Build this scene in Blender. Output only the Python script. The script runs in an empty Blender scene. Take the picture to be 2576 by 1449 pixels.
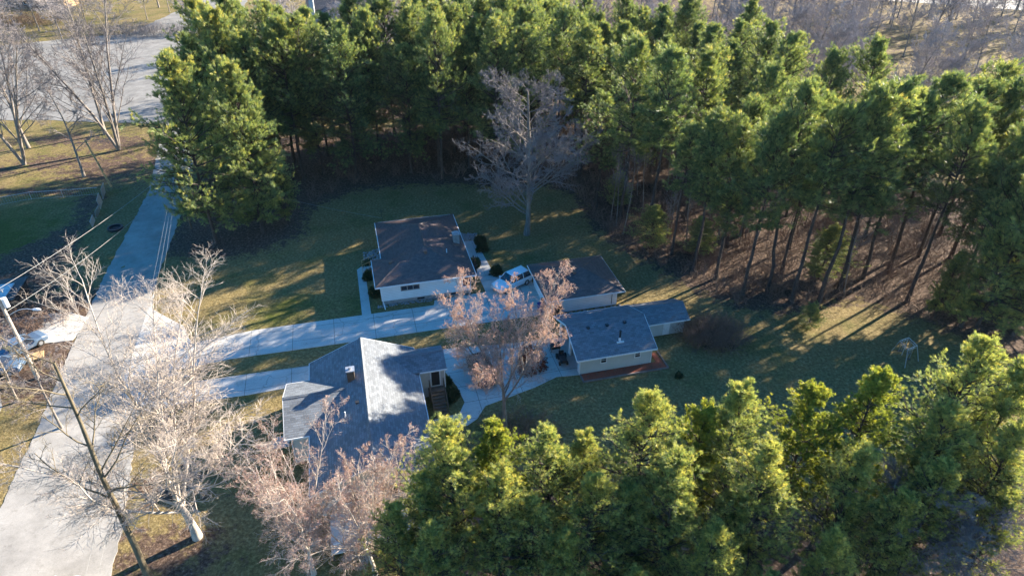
import bpy, math, random
import numpy as np
from mathutils import Vector
R = math.radians
sc = bpy.context.scene
# ------------------------------------------------------------------ camera, sky, sun, exposure
CH = 42.0; PITCH = 33.2; FP = 1717.0
cd = bpy.data.cameras.new('camera'); cam = bpy.data.objects.new('camera', cd)
sc.collection.objects.link(cam); sc.camera = cam
cam.location = (0, 0, CH); cam.rotation_euler = (R(90 - PITCH), 0, 0)
cd.sensor_width = 36; cd.lens = 24.0; cd.clip_start = 0.5; cd.clip_end = 6000
SUN_AZ = 35.0; SUN_EL = 20.5          # direction TO the sun, measured from +x towards +y
w = bpy.data.worlds.new('World'); sc.world = w; w.use_nodes = True
nt = w.node_tree; bg = nt.nodes['Background']
sky = nt.nodes.new('ShaderNodeTexSky'); sky.sky_type = 'NISHITA'; sky.sun_disc = False
sky.sun_elevation = R(SUN_EL); sky.sun_rotation = R(90 - SUN_AZ); sky.air_density = 1.0; sky.dust_density = 0.4; sky.ozone_density = 3.0
nt.links.new(sky.outputs[0], bg.inputs[0]); bg.inputs[1].default_value = 0.076
hs = nt.nodes.new('ShaderNodeHueSaturation'); hs.inputs['Saturation'].default_value = 1.38
nt.links.new(sky.outputs[0], hs.inputs['Color']); nt.links.new(hs.outputs[0], bg.inputs[0])
sl = bpy.data.lights.new('sun', 'SUN'); sl.energy = 5.0; sl.angle = R(0.5); sl.color = (1, 0.89, 0.72)
so = bpy.data.objects.new('sun', sl); sc.collection.objects.link(so)
sd = Vector((math.cos(R(SUN_EL)) * math.cos(R(SUN_AZ)), math.cos(R(SUN_EL)) * math.sin(R(SUN_AZ)), math.sin(R(SUN_EL))))
so.rotation_euler = sd.to_track_quat('Z', 'Y').to_euler(); so.location = (60, 60, 80)
sc.view_settings.view_transform = 'Standard'; sc.view_settings.look = 'None'
sc.view_settings.exposure = 2.32; sc.view_settings.gamma = 1
sc.cycles.max_bounces = 5; sc.cycles.transparent_max_bounces = 4; sc.cycles.diffuse_bounces = 3

# ------------------------------------------------------------------ maps between the photo's ground and the world
def ray(x, y):
    u = (x - 1288) / FP; v = (y - 724.5) / FP; t = R(PITCH)
    return (u, math.cos(t) - v * math.sin(t), -math.sin(t) - v * math.cos(t))
def G(x, y, z=0.0):
    d = ray(x, y); s = (z - CH) / d[2]; return (d[0] * s, d[1] * s)
def ztop(b, y):                         # height of something standing at b whose top is seen at row y
    d = ray(1288, y); return CH + d[2] * (b[1] / d[1])
HA = R(14); ca, sa = math.cos(HA), math.sin(HA)
def W(u, v): return (u * ca - v * sa, u * sa + v * ca)
def UV(x, y, z=0.0):
    a = G(x, y, z); return (a[0] * ca + a[1] * sa, -a[0] * sa + a[1] * ca)

# ------------------------------------------------------------------ object helpers
col = sc.collection
def tag(o, label=None, cat=None, group=None, kind=None):
    if label: o['label'] = label
    if cat: o['category'] = cat
    if group: o['group'] = group
    if kind: o['kind'] = kind
    return o
def empty(name, loc, rz=0, label=None, cat=None, group=None):
    o = bpy.data.objects.new(name, None); col.objects.link(o); o.location = loc; o.rotation_euler = (0, 0, rz)
    o.empty_display_size = 0.3
    return tag(o, label, cat, group)
def npmesh(name, V, F, mats, parent=None, smooth=False, attr=None):
    V = np.asarray(V, dtype=np.float32).reshape(-1, 3)
    me = bpy.data.meshes.new(name)
    Fs = [np.asarray(f, dtype=np.int32) for f in (F if isinstance(F, list) else [F]) if len(f)]
    nl = sum(f.size for f in Fs); npoly = sum(len(f) for f in Fs)
    me.vertices.add(len(V)); me.vertices.foreach_set('co', V.ravel())
    me.loops.add(nl); me.polygons.add(npoly)
    me.loops.foreach_set('vertex_index', np.concatenate([f.ravel() for f in Fs]))
    tot = np.concatenate([np.full(len(f), f.shape[1], dtype=np.int32) for f in Fs])
    me.polygons.foreach_set('loop_start', np.concatenate([[0], np.cumsum(tot)[:-1]]).astype(np.int32))
    me.polygons.foreach_set('use_smooth', np.full(npoly, smooth, dtype=bool))
    me.update(calc_edges=True)
    for m in (mats if isinstance(mats, (list, tuple)) else [mats]): me.materials.append(m)
    if attr:
        for k, a in attr.items():
            at = me.attributes.new(k, 'FLOAT', 'POINT'); at.data.foreach_set('value', np.asarray(a, dtype=np.float32))
    o = bpy.data.objects.new(name, me); col.objects.link(o)
    if parent: o.parent = parent
    return o
class MB:
    def __init__(s): s.v = []; s.f = []; s.m = []
    def add(s, V, F, mi=0):
        n = len(s.v); s.v += [tuple(p) for p in V]
        for f in F: s.f.append([i + n for i in f]); s.m.append(mi)
        return s
    def box(s, x0, x1, y0, y1, z0, z1, mi=0):
        V = [(x0,y0,z0),(x1,y0,z0),(x1,y1,z0),(x0,y1,z0),(x0,y0,z1),(x1,y0,z1),(x1,y1,z1),(x0,y1,z1)]
        return s.add(V, [(0,3,2,1),(4,5,6,7),(0,1,5,4),(1,2,6,5),(2,3,7,6),(3,0,4,7)], mi)
    def poly(s, P, z0, z1, mi=0):      # upright prism over a plan polygon (counter-clockwise)
        n = len(P)
        a = sum(P[i][0]*P[(i+1)%n][1]-P[(i+1)%n][0]*P[i][1] for i in range(n))
        if a < 0: P = P[::-1]
        V = [(p[0],p[1],z0) for p in P] + [(p[0],p[1],z1) for p in P]
        return s.add(V, [list(range(n))[::-1], list(range(n,2*n))] + [(i,(i+1)%n,n+(i+1)%n,n+i) for i in range(n)], mi)
    def tube(s, A, B, r0, r1=None, k=6, mi=0):
        A = Vector(A); B = Vector(B); r1 = r0 if r1 is None else r1
        d = (B-A).normalized(); t = d.cross(Vector((0,0,1)) if abs(d.z) < .9 else Vector((1,0,0))).normalized(); b = d.cross(t)
        V = []
        for c, r in ((A, r0), (B, r1)):
            for i in range(k):
                a = 2*math.pi*i/k; V.append(c + t*math.cos(a)*r + b*math.sin(a)*r)
        return s.add(V, [(i,(i+1)%k,k+(i+1)%k,k+i) for i in range(k)] + [list(range(k))[::-1], list(range(k,2*k))], mi)
    def build(s, name, mats, parent=None, smooth=False, bevel=0, kind=None, label=None):
        me = bpy.data.meshes.new(name); me.from_pydata(s.v, [], s.f)
        for m in (mats if isinstance(mats, (list, tuple)) else [mats]): me.materials.append(m)
        me.polygons.foreach_set('material_index', s.m)
        if smooth: me.polygons.foreach_set('use_smooth', [True]*len(s.f))
        me.update()
        uvl = me.uv_layers.new(name='UVMap'); Z = Vector((0,0,1))
        for p in me.polygons:
            n = p.normal; t = Z.cross(n)
            t = t.normalized() if t.length > 1e-3 else Vector((1,0,0))
            b = n.cross(t)
            for li in p.loop_indices:
                c = me.vertices[me.loops[li].vertex_index].co
                uvl.data[li].uv = (c.dot(t), c.dot(b))
        o = bpy.data.objects.new(name, me); col.objects.link(o)
        if parent: o.parent = parent
        if bevel:
            bv = o.modifiers.new('bevel', 'BEVEL'); bv.width = bevel; bv.segments = 2; bv.limit_method = 'ANGLE'
        return tag(o, label, None, None, kind)
def copy_tree(o, parent=None):
    c = o.copy(); col.objects.link(c); c.parent = parent
    for ch in o.children: copy_tree(ch, c)
    return c
ORD = 'first second third fourth fifth sixth seventh eighth ninth tenth eleventh twelfth thirteenth fourteenth fifteenth sixteenth seventeenth eighteenth nineteenth twentieth'.split()
def ordn(i): return ORD[i] if i < 20 else ('twenty-' + ORD[i-20] if i < 29 else 'thirtieth')

# ------------------------------------------------------------------ materials
def mat(name):
    m = bpy.data.materials.new(name); m.use_nodes = True; n = m.node_tree.nodes
    return m, m.node_tree, n['Principled BSDF']
def N(nt, t, **k):
    n = nt.nodes.new(t)
    for a, b in k.items():
        if a in n.inputs: n.inputs[a].default_value = b
        else: setattr(n, a, b)
    return n
def ramp(nt, fac, stops):
    r = nt.nodes.new('ShaderNodeValToRGB'); e = r.color_ramp.elements
    while len(e) < len(stops): e.new(0.5)
    for i, (p, c) in enumerate(stops): e[i].position = p; e[i].color = (c[0], c[1], c[2], 1)
    nt.links.new(fac, r.inputs[0]); return r.outputs[0]
def mixc(nt, f, a, b, mode='MIX'):
    m = nt.nodes.new('ShaderNodeMix'); m.data_type = 'RGBA'; m.blend_type = mode
    for s, x in ((0, f), (6, a), (7, b)):
        if isinstance(x, (int, float)): m.inputs[s].default_value = x
        elif isinstance(x, tuple): m.inputs[s].default_value = (*x, 1)
        else: nt.links.new(x, m.inputs[s])
    return m.outputs[2]
def noise(nt, scale, detail=4, rough=0.6, vec=None, coord='Object'):
    tc = nt.nodes.new('ShaderNodeTexCoord'); n = N(nt, 'ShaderNodeTexNoise', Scale=scale, Detail=detail, Roughness=rough)
    nt.links.new(tc.outputs[coord] if vec is None else vec, n.inputs['Vector']); return n.outputs[0]
def bump(nt, b, h, strength, dist):
    n = N(nt, 'ShaderNodeBump', Strength=strength, Distance=dist); nt.links.new(h, n.inputs['Height']); nt.links.new(n.outputs[0], b.inputs['Normal'])
def plain(name, c, rough=0.7, metal=0, var=0.25, scale=3.0, spec=None):
    m, nt, b = mat(name)
    f = noise(nt, scale, 5)
    nt.links.new(ramp(nt, f, [(0.3, tuple(x*(1-var) for x in c)), (0.7, tuple(min(1, x*(1+var)) for x in c))]), b.inputs['Base Color'])
    b.inputs['Roughness'].default_value = rough; b.inputs['Metallic'].default_value = metal
    if spec is not None: b.inputs['Specular IOR Level'].default_value = spec
    return m
def shingle(name, c, row=0.15, wid=0.36, var=0.45):
    m, nt, b = mat(name)
    tc = nt.nodes.new('ShaderNodeTexCoord')
    br = N(nt, 'ShaderNodeTexBrick', Scale=1.0); br.offset = 0.5; br.offset_frequency = 2
    br.inputs['Brick Width'].default_value = wid; br.inputs['Row Height'].default_value = row
    br.inputs['Mortar Size'].default_value = 0.012; br.inputs['Mortar Smooth'].default_value = 0.3; br.inputs['Bias'].default_value = 0.0
    br.inputs['Color1'].default_value = (*[x*(1-var) for x in c], 1); br.inputs['Color2'].default_value = (*[x*(1+var) for x in c], 1)
    br.inputs['Mortar'].default_value = (*[x*0.5 for x in c], 1)
    nt.links.new(tc.outputs['UV'], br.inputs['Vector'])
    f = noise(nt, 0.5, 6, 0.65, vec=tc.outputs['UV']); f2 = noise(nt, 14, 3, 0.6, vec=tc.outputs['UV'])
    c1 = mixc(nt, 0.55, br.outputs[0], ramp(nt, f, [(0.3, (0.72,0.72,0.72)), (0.7, (1.18,1.18,1.18))]), 'MULTIPLY')
    c2 = mixc(nt, 0.5, c1, ramp(nt, f2, [(0.3, (0.7,0.7,0.7)), (0.7, (1.25,1.25,1.25))]), 'MULTIPLY')
    nt.links.new(c2, b.inputs['Base Color']); b.inputs['Roughness'].default_value = 0.6; b.inputs['Specular IOR Level'].default_value = 0.6
    # each course is a wedge: height falls up the slope
    sp = nt.nodes.new('ShaderNodeSeparateXYZ'); nt.links.new(tc.outputs['UV'], sp.inputs[0])
    d = N(nt, 'ShaderNodeMath', operation='DIVIDE'); nt.links.new(sp.outputs[1], d.inputs[0]); d.inputs[1].default_value = row
    fr = N(nt, 'ShaderNodeMath', operation='FRACT'); nt.links.new(d.outputs[0], fr.inputs[0])
    iv = N(nt, 'ShaderNodeMath', operation='SUBTRACT'); iv.inputs[0].default_value = 1.0; nt.links.new(fr.outputs[0], iv.inputs[1])
    ad = N(nt, 'ShaderNodeMath', operation='MULTIPLY_ADD'); nt.links.new(br.outputs[1], ad.inputs[0]); ad.inputs[1].default_value = -0.6; nt.links.new(iv.outputs[0], ad.inputs[2])
    bump(nt, b, ad.outputs[0], 0.7, 0.02)
    return m
def siding(name, c, per=0.2, dark=0.62):
    m, nt, b = mat(name)
    tc = nt.nodes.new('ShaderNodeTexCoord'); sp = nt.nodes.new('ShaderNodeSeparateXYZ'); nt.links.new(tc.outputs['UV'], sp.inputs[0])
    d = N(nt, 'ShaderNodeMath', operation='DIVIDE'); nt.links.new(sp.outputs[1], d.inputs[0]); d.inputs[1].default_value = per
    fr = N(nt, 'ShaderNodeMath', operation='FRACT'); nt.links.new(d.outputs[0], fr.inputs[0])
    line = ramp(nt, fr.outputs[0], [(0.0, (dark,)*3), (0.12, (1,1,1)), (0.9, (1,1,1)), (1.0, (dark,)*3)])
    f = noise(nt, 1.2, 6, 0.7); c0 = ramp(nt, f, [(0.3, tuple(x*0.88 for x in c)), (0.7, c)])
    nt.links.new(mixc(nt, 1.0, c0, line, 'MULTIPLY'), b.inputs['Base Color']); b.inputs['Roughness'].default_value = 0.5
    iv = N(nt, 'ShaderNodeMath', operation='SUBTRACT'); iv.inputs[0].default_value = 1.0; nt.links.new(fr.outputs[0], iv.inputs[1])
    bump(nt, b, iv.outputs[0], 0.5, 0.02)
    return m
def paving(name, c, jw=4.2, jh=2.1, joint=0.022, blot=0.25, crack=True):
    m, nt, b = mat(name)
    tc = nt.nodes.new('ShaderNodeTexCoord')
    f = noise(nt, 0.35, 7, 0.7); f2 = noise(nt, 9, 5, 0.7)
    c0 = ramp(nt, f, [(0.25, tuple(x*(1-blot) for x in c)), (0.75, tuple(x*(1+blot*0.5) for x in c))])
    c1 = mixc(nt, 0.6, c0, ramp(nt, f2, [(0.3, (0.78,)*3), (0.7, (1.15,)*3)]), 'MULTIPLY')
    if joint:
        br = N(nt, 'ShaderNodeTexBrick', Scale=1.0); br.offset = 0.0
        br.inputs['Brick Width'].default_value = jw; br.inputs['Row Height'].default_value = jh
        br.inputs['Mortar Size'].default_value = joint; br.inputs['Mortar Smooth'].default_value = 0.0
        nt.links.new(tc.outputs['Object'], br.inputs['Vector'])
        c1 = mixc(nt, br.outputs[1], c1, tuple(x*0.3 for x in c))
    if crack:
        vo = N(nt, 'ShaderNodeTexVoronoi', feature='DISTANCE_TO_EDGE', Scale=0.13)
        mp = N(nt, 'ShaderNodeVectorMath', operation='ADD'); nz = N(nt, 'ShaderNodeTexNoise', Scale=0.9, Detail=3.0)
        nt.links.new(tc.outputs['Object'], nz.inputs['Vector']); nt.links.new(tc.outputs['Object'], mp.inputs[0]); nt.links.new(nz.outputs[1], mp.inputs[1])
        nt.links.new(mp.outputs[0], vo.inputs['Vector'])
        cr = ramp(nt, vo.outputs[0], [(0.0, (0.45,)*3), (0.006, (1,1,1))])
        c1 = mixc(nt, 0.7, c1, cr, 'MULTIPLY')
    st = noise(nt, 0.9, 8, 0.75); c1 = mixc(nt, 0.8, c1, ramp(nt, st, [(0.3, (0.62, 0.6, 0.58)), (0.45, (1, 1, 1)), (1, (1, 1, 1))]), 'MULTIPLY')
    nt.links.new(c1, b.inputs['Base Color']); b.inputs['Roughness'].default_value = 0.9; b.inputs['Specular IOR Level'].default_value = 0.25
    bump(nt, b, f2, 0.3, 0.01)
    return m
def bark(name, c, var=0.5):
    m, nt, b = mat(name)
    tc = nt.nodes.new('ShaderNodeTexCoord'); mp = nt.nodes.new('ShaderNodeMapping'); mp.inputs['Scale'].default_value = (6, 6, 1.2)
    nt.links.new(tc.outputs['Object'], mp.inputs[0]); f = noise(nt, 1.0, 6, 0.7, vec=mp.outputs[0])
    oi = nt.nodes.new('ShaderNodeObjectInfo')
    c0 = ramp(nt, f, [(0.3, tuple(x*(1-var) for x in c)), (0.7, tuple(min(1, x*(1+var)) for x in c))])
    nt.links.new(mixc(nt, 0.5, c0, ramp(nt, oi.outputs['Random'], [(0, (0.75,0.75,0.78)), (1, (1.2,1.15,1.1))]), 'MULTIPLY'), b.inputs['Base Color'])
    b.inputs['Roughness'].default_value = 0.9; b.inputs['Specular IOR Level'].default_value = 0.2
    bump(nt, b, f, 0.5, 0.03)
    return m
def leaf(name, stops, rnd=0.35, trans=0.4, spec=0.4):
    # needles: colour by tuft (attribute 'tint'), slightly different tree to tree; thin, so light comes through
    m, nt, b = mat(name)
    a = N(nt, 'ShaderNodeAttribute', attribute_name='tint'); oi = nt.nodes.new('ShaderNodeObjectInfo')
    c0 = ramp(nt, a.outputs['Fac'], stops)
    hv = ramp(nt, oi.outputs['Random'], [(0, (0.75,0.9,1.0)), (0.5, (1,1,1)), (1, (1.3,1.12,0.85))])
    c = mixc(nt, rnd, c0, hv, 'MULTIPLY')
    nt.links.new(c, b.inputs['Base Color']); b.inputs['Roughness'].default_value = 0.5; b.inputs['Specular IOR Level'].default_value = spec
    tr = nt.nodes.new('ShaderNodeBsdfTranslucent'); nt.links.new(mixc(nt, 1.0, c, (1.25, 1.25, 0.7), 'MULTIPLY'), tr.inputs[0])
    mx = nt.nodes.new('ShaderNodeMixShader'); mx.inputs[0].default_value = trans
    nt.links.new(b.outputs[0], mx.inputs[1]); nt.links.new(tr.outputs[0], mx.inputs[2])
    nt.links.new(mx.outputs[0], nt.nodes['Material Output'].inputs[0])
    return m
M = {}
M['white'] = plain('white_paint', (0.72, 0.73, 0.74), 0.45, var=0.08)
M['carwhite'] = plain('white_car_paint', (0.75, 0.76, 0.78), 0.25, var=0.03)
M['carblack'] = plain('black_car_paint', (0.012, 0.012, 0.015), 0.2, var=0.1)
M['carred'] = plain('dark_red_car_paint', (0.16, 0.015, 0.02), 0.3, var=0.1)
M['carblue'] = plain('blue_grey_car_paint', (0.08, 0.12, 0.18), 0.3, var=0.1)
M['glass'] = plain('dark_glass', (0.02, 0.025, 0.035), 0.08, var=0.2, spec=0.8)
M['rubber'] = plain('tyre_rubber', (0.015, 0.015, 0.016), 0.8)
M['metal'] = plain('galvanised_metal', (0.45, 0.46, 0.48), 0.4, 0.6)
M['dark'] = plain('dark_void', (0.018, 0.017, 0.018), 0.8)
M['black'] = plain('black_plastic', (0.02, 0.021, 0.025), 0.5)
M['bluebin'] = plain('blue_plastic', (0.02, 0.03, 0.16), 0.5)
M['brownroof'] = shingle('brown_shingle', (0.11, 0.07, 0.062), 0.2, 0.34, 0.28)
M['greyroof'] = shingle('grey_shingle', (0.145, 0.16, 0.18), 0.2, 0.4, 0.26)
M['farroof'] = shingle('far_dark_shingle', (0.03, 0.03, 0.035), 0.2, 0.4, 0.2)
M['siding'] = siding('white_lap_siding', (0.78, 0.82, 0.83))
M['greysiding'] = siding('grey_lap_siding', (0.47, 0.5, 0.5), 0.15, 0.8)
M['stucco'] = plain('pale_grey_wall', (0.48, 0.47, 0.45), 0.8, var=0.08)
M['foundation'] = plain('concrete_block', (0.28, 0.27, 0.26), 0.9)
M['brick'] = plain('brown_brick', (0.2, 0.11, 0.08), 0.9)
M['wood'] = plain('weathered_wood', (0.12, 0.085, 0.06), 0.8)
M['tanwood'] = plain('tan_wood', (0.42, 0.27, 0.13), 0.7)
M['polewood'] = plain('pole_wood', (0.42, 0.36, 0.3), 0.8, var=0.3, scale=6)
M['timber'] = plain('edging_timber', (0.16, 0.13, 0.12), 0.9)
M['drive'] = paving('concrete', (0.5, 0.48, 0.45), 4.1, 2.15)
M['walk'] = paving('walk_concrete', (0.48, 0.47, 0.45), 1.2, 50, 0.015, crack=False)
M['road'] = paving('worn_asphalt', (0.33, 0.31, 0.285), joint=0, blot=0.4, crack=False)
M['lot'] = paving('old_lot_asphalt', (0.23, 0.22, 0.205), joint=0, blot=0.5)
M['paint'] = plain('road_paint', (0.7, 0.7, 0.68), 0.8)
M['mulch'] = plain('red_mulch', (0.26, 0.065, 0.035), 0.95, var=0.6, scale=25)
M['rock'] = plain('river_rock', (0.24, 0.235, 0.24), 0.9, var=0.5, scale=8)
M['pinebark'] = bark('pine_bark', (0.07, 0.055, 0.048))
M['greybark'] = bark('grey_bark', (0.2, 0.175, 0.155))
M['palebark'] = bark('pale_bark', (0.42, 0.37, 0.32), 0.4)
M['darkbark'] = bark('dark_ridged_bark', (0.16, 0.13, 0.085), 0.6)
M['palewig'] = bark('pale_twigs', (0.38, 0.33, 0.285), 0.25)
M['tantwig'] = bark('tan_twigs', (0.3, 0.235, 0.2), 0.25)
M['pinktwig'] = bark('pink_grey_twigs', (0.34, 0.24, 0.21), 0.25)
M['greytwig'] = bark('grey_twigs', (0.21, 0.185, 0.18), 0.25)
M['browntwig'] = bark('brown_twigs', (0.16, 0.11, 0.085), 0.35)
M['bud'] = leaf('pink_buds', [(0, (0.42, 0.24, 0.22)), (1, (0.6, 0.41, 0.38))], 0.1, 0.3)
M['redbud'] = leaf('red_buds', [(0, (0.36, 0.2, 0.18)), (1, (0.52, 0.34, 0.3))], 0.1, 0.3)
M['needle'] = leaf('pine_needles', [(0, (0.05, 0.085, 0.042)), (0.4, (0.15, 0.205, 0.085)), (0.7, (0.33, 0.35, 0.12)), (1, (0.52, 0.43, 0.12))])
M['fneedle'] = leaf('sunlit_tint_pine_needles', [(0, (0.055, 0.095, 0.042)), (0.4, (0.18, 0.235, 0.09)), (0.7, (0.39, 0.4, 0.13)), (1, (0.6, 0.5, 0.14))], 0.2, 0.45)  # warmer, brighter needle copy: sunlight on the foreground pines put into the colour
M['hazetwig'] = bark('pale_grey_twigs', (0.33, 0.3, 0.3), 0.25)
M['yneedle'] = leaf('yellow_green_needles', [(0, (0.1, 0.14, 0.03)), (0.5, (0.3, 0.33, 0.06)), (1, (0.6, 0.5, 0.08))], 0.2)
M['bush'] = leaf('evergreen_shrub_leaves', [(0, (0.015, 0.03, 0.015)), (1, (0.06, 0.095, 0.035))], 0.3, 0.2)
M['redbush'] = leaf('red_shrub_leaves', [(0, (0.14, 0.03, 0.02)), (1, (0.3, 0.09, 0.05))], 0.3, 0.3)

# ------------------------------------------------------------------ ground
def seg_dist(X, Y, poly, closed=True):
    d = np.full(X.shape, 1e9); n = len(poly)
    for i in range(n if closed else n-1):
        a = poly[i]; b = poly[(i+1) % n]; dx, dy = b[0]-a[0], b[1]-a[1]; L2 = dx*dx+dy*dy+1e-9
        t = np.clip(((X-a[0])*dx+(Y-a[1])*dy)/L2, 0, 1); d = np.minimum(d, np.hypot(X-a[0]-t*dx, Y-a[1]-t*dy))
    return d
def inside(X, Y, poly):
    c = np.zeros(X.shape, bool); n = len(poly); j = n-1
    for i in range(n):
        xi, yi = poly[i]; xj, yj = poly[j]
        hit = ((yi > Y) != (yj > Y)) & (X < (xj-xi)*(Y-yi)/(yj-yi+1e-12)+xi); c ^= hit; j = i
    return c
def sdf(X, Y, poly): d = seg_dist(X, Y, poly); return np.where(inside(X, Y, poly), d, -d)
STAND = [(-43,72),(-37,70.5),(-31,72),(-27,76.5),(-27.5,84),(-23,89.5),(-15,92),(-7,92),(0,90),(5,91.5),(9,88),(10.5,79),(13,73.5),(17,69),(20,64),(24.5,60),(31,59.5),(38,62),(44,57),(50,50),(62,46),(75,60),(70,80),(64,86),(58,92),(50,104),(38,118),(20,124),(0,124),(-15,118),(-30,112),(-45,112),(-46,96),(-44,84)]
xs = np.concatenate([np.array([-3000,-1200,-600,-350,-250,-190,-150,-125,-105,-90]), np.arange(-80,75,0.6), np.array([76,80,88,98,110,130,160,200,260,400,700,1500,3000])])
ys = np.concatenate([np.array([-1500,-400,-100,-30,0,10]), np.arange(14,118,0.6), np.array([120,124,130,138,148,160,175,195,220,250,300,400,600,1000,2000,4500])])
X, Y = np.meshgrid(xs, ys, indexing='ij')
nx, ny = X.shape
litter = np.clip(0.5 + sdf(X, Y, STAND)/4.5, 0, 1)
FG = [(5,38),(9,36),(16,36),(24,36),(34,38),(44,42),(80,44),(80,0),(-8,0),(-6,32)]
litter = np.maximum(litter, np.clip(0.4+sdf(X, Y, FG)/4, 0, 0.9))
LL = [(-120,88),(-58,88.5),(-57,84),(-53.5,72),(-50.5,64),(-58,60),(-62,70),(-57.5,80),(-62,90),(-120,91)]
litter = np.maximum(litter, np.clip(0.5+sdf(X, Y, LL)/3.5, 0, 0.8))
litter = np.maximum(litter, np.clip(0.55-np.hypot((X+62)/9, (Y-98)/8)*0.45+0.25, 0, 0.8))
litter = np.maximum(litter, np.clip(0.95-np.hypot(X-20.5, Y-55.3)/4.2, 0, 0.8))
litter = np.maximum(litter, np.where((Y > 150) & (X > 20), 0.45, 0)); litter = np.maximum(litter, np.where((Y > 118) & (X > -60) & (X < 60), 0.7, 0))
litter = np.maximum(litter, np.clip(1.1-np.abs(X+47-(56-Y)*0.2)/7, 0, 0.85)*np.clip((66-Y)/4, 0, 1)*np.clip((Y-43)/4, 0, 1))
for (a_, b_, r_) in ((-72,100,7),(-80,96,6),(-66,108,8),(-90,104,9),(-58,100,5),(-98,96,8),(-76,110,6),(-19,24,6),(-24,20,5),(-24.5,30,5),(-27,36,4)): litter = np.maximum(litter, np.clip(0.9-np.hypot(X-a_, (Y-b_)*1.7)/r_*0.6, 0, 0.7))
lush = np.clip(1.1-np.hypot((X+66)/13, (Y-76)/9), 0, 1) + np.clip(1.0-np.hypot((X+24)/9, (Y-60)/5), 0, 1)*0.8 + np.clip(1-np.hypot((X-24)/6, (Y-53)/4), 0, 1)*0.5 + np.where((X < -60), 0.25, 0)
lush = np.clip(lush, 0, 1)
rg = np.random.default_rng(5)
Zg = np.where((np.abs(X) < 76) & (Y > 14) & (Y < 118), rg.normal(0, 0.012, X.shape), 0) - 0.02
idx = np.arange(nx*ny).reshape(nx, ny)
Fq = np.stack([idx[:-1,:-1], idx[1:,:-1], idx[1:,1:], idx[:-1,1:]], -1).reshape(-1, 4)
m, nt, b = mat('lawn_and_leaf_litter')
al = N(nt, 'ShaderNodeAttribute', attribute_name='litter'); ag = N(nt, 'ShaderNodeAttribute', attribute_name='lush')
n1 = noise(nt, 0.22, 6, 0.65); n2 = noise(nt, 3.5, 8, 0.75); n3 = noise(nt, 0.06, 4, 0.6); n4 = noise(nt, 0.9, 6, 0.7)
dry = ramp(nt, n2, [(0.3, (0.08, 0.058, 0.026)), (0.5, (0.175, 0.13, 0.056)), (0.7, (0.36, 0.28, 0.135))])
grn = ramp(nt, n2, [(0.3, (0.042, 0.048, 0.012)), (0.55, (0.09, 0.1, 0.022)), (0.75, (0.18, 0.175, 0.045))])
md = N(nt, 'ShaderNodeMath', operation='MULTIPLY_ADD'); nt.links.new(n1, md.inputs[0]); md.inputs[1].default_value = 3.0; md.inputs[2].default_value = -1.5
ml = N(nt, 'ShaderNodeMath', operation='ADD', use_clamp=True); nt.links.new(md.outputs[0], ml.inputs[0]); nt.links.new(ag.outputs['Fac'], ml.inputs[1])
grass = mixc(nt, ml.outputs[0], dry, grn)
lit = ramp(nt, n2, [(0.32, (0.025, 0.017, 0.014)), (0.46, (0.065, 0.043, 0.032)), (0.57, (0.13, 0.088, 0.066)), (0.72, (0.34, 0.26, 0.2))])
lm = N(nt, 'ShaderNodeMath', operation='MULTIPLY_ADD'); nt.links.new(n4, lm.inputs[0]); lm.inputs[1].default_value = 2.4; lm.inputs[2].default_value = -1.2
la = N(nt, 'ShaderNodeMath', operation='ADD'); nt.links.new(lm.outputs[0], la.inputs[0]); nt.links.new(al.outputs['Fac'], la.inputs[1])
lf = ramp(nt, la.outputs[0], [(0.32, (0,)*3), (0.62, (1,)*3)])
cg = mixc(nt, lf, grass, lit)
fk = noise(nt, 6.0, 2, 0.5); fm = ramp(nt, fk, [(0.66, (0,)*3), (0.7, (1,)*3)]); cg = mixc(nt, mixc(nt, 1.0, fm, ramp(nt, n4, [(0.45, (0,)*3), (0.6, (0.7,)*3)]), 'MULTIPLY'), cg, (0.2, 0.12, 0.07))
nt.links.new(cg, b.inputs['Base Color']); b.inputs['Roughness'].default_value = 0.95; b.inputs['Specular IOR Level'].default_value = 0.1
bump(nt, b, n2, 0.9, 0.12)
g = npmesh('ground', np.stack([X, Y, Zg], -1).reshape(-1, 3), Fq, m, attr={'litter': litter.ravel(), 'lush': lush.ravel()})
tag(g, kind='structure')

def ragged(P, amp=0.11, step=0.6, seed=3):
    r_ = random.Random(seed); out = []; n = len(P)
    for i in range(n):
        a = P[i]; b = P[(i+1) % n]; L_ = math.hypot(b[0]-a[0], b[1]-a[1]); k = max(1, min(60, int(L_/step))); out.append(a)
        for j in range(1, k): t = j/k; out.append((a[0]+(b[0]-a[0])*t+r_.uniform(-amp, amp), a[1]+(b[1]-a[1])*t+r_.uniform(-amp, amp)))
    return out
def sheet(name, P, z, m, th=0.12, rz=0, uvframe=False, label=None):
    o = MB().poly(P, z-th, z).build(name, m)
    if uvframe: o.rotation_euler = (0, 0, HA)
    tag(o, label, kind='structure'); return o
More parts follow.
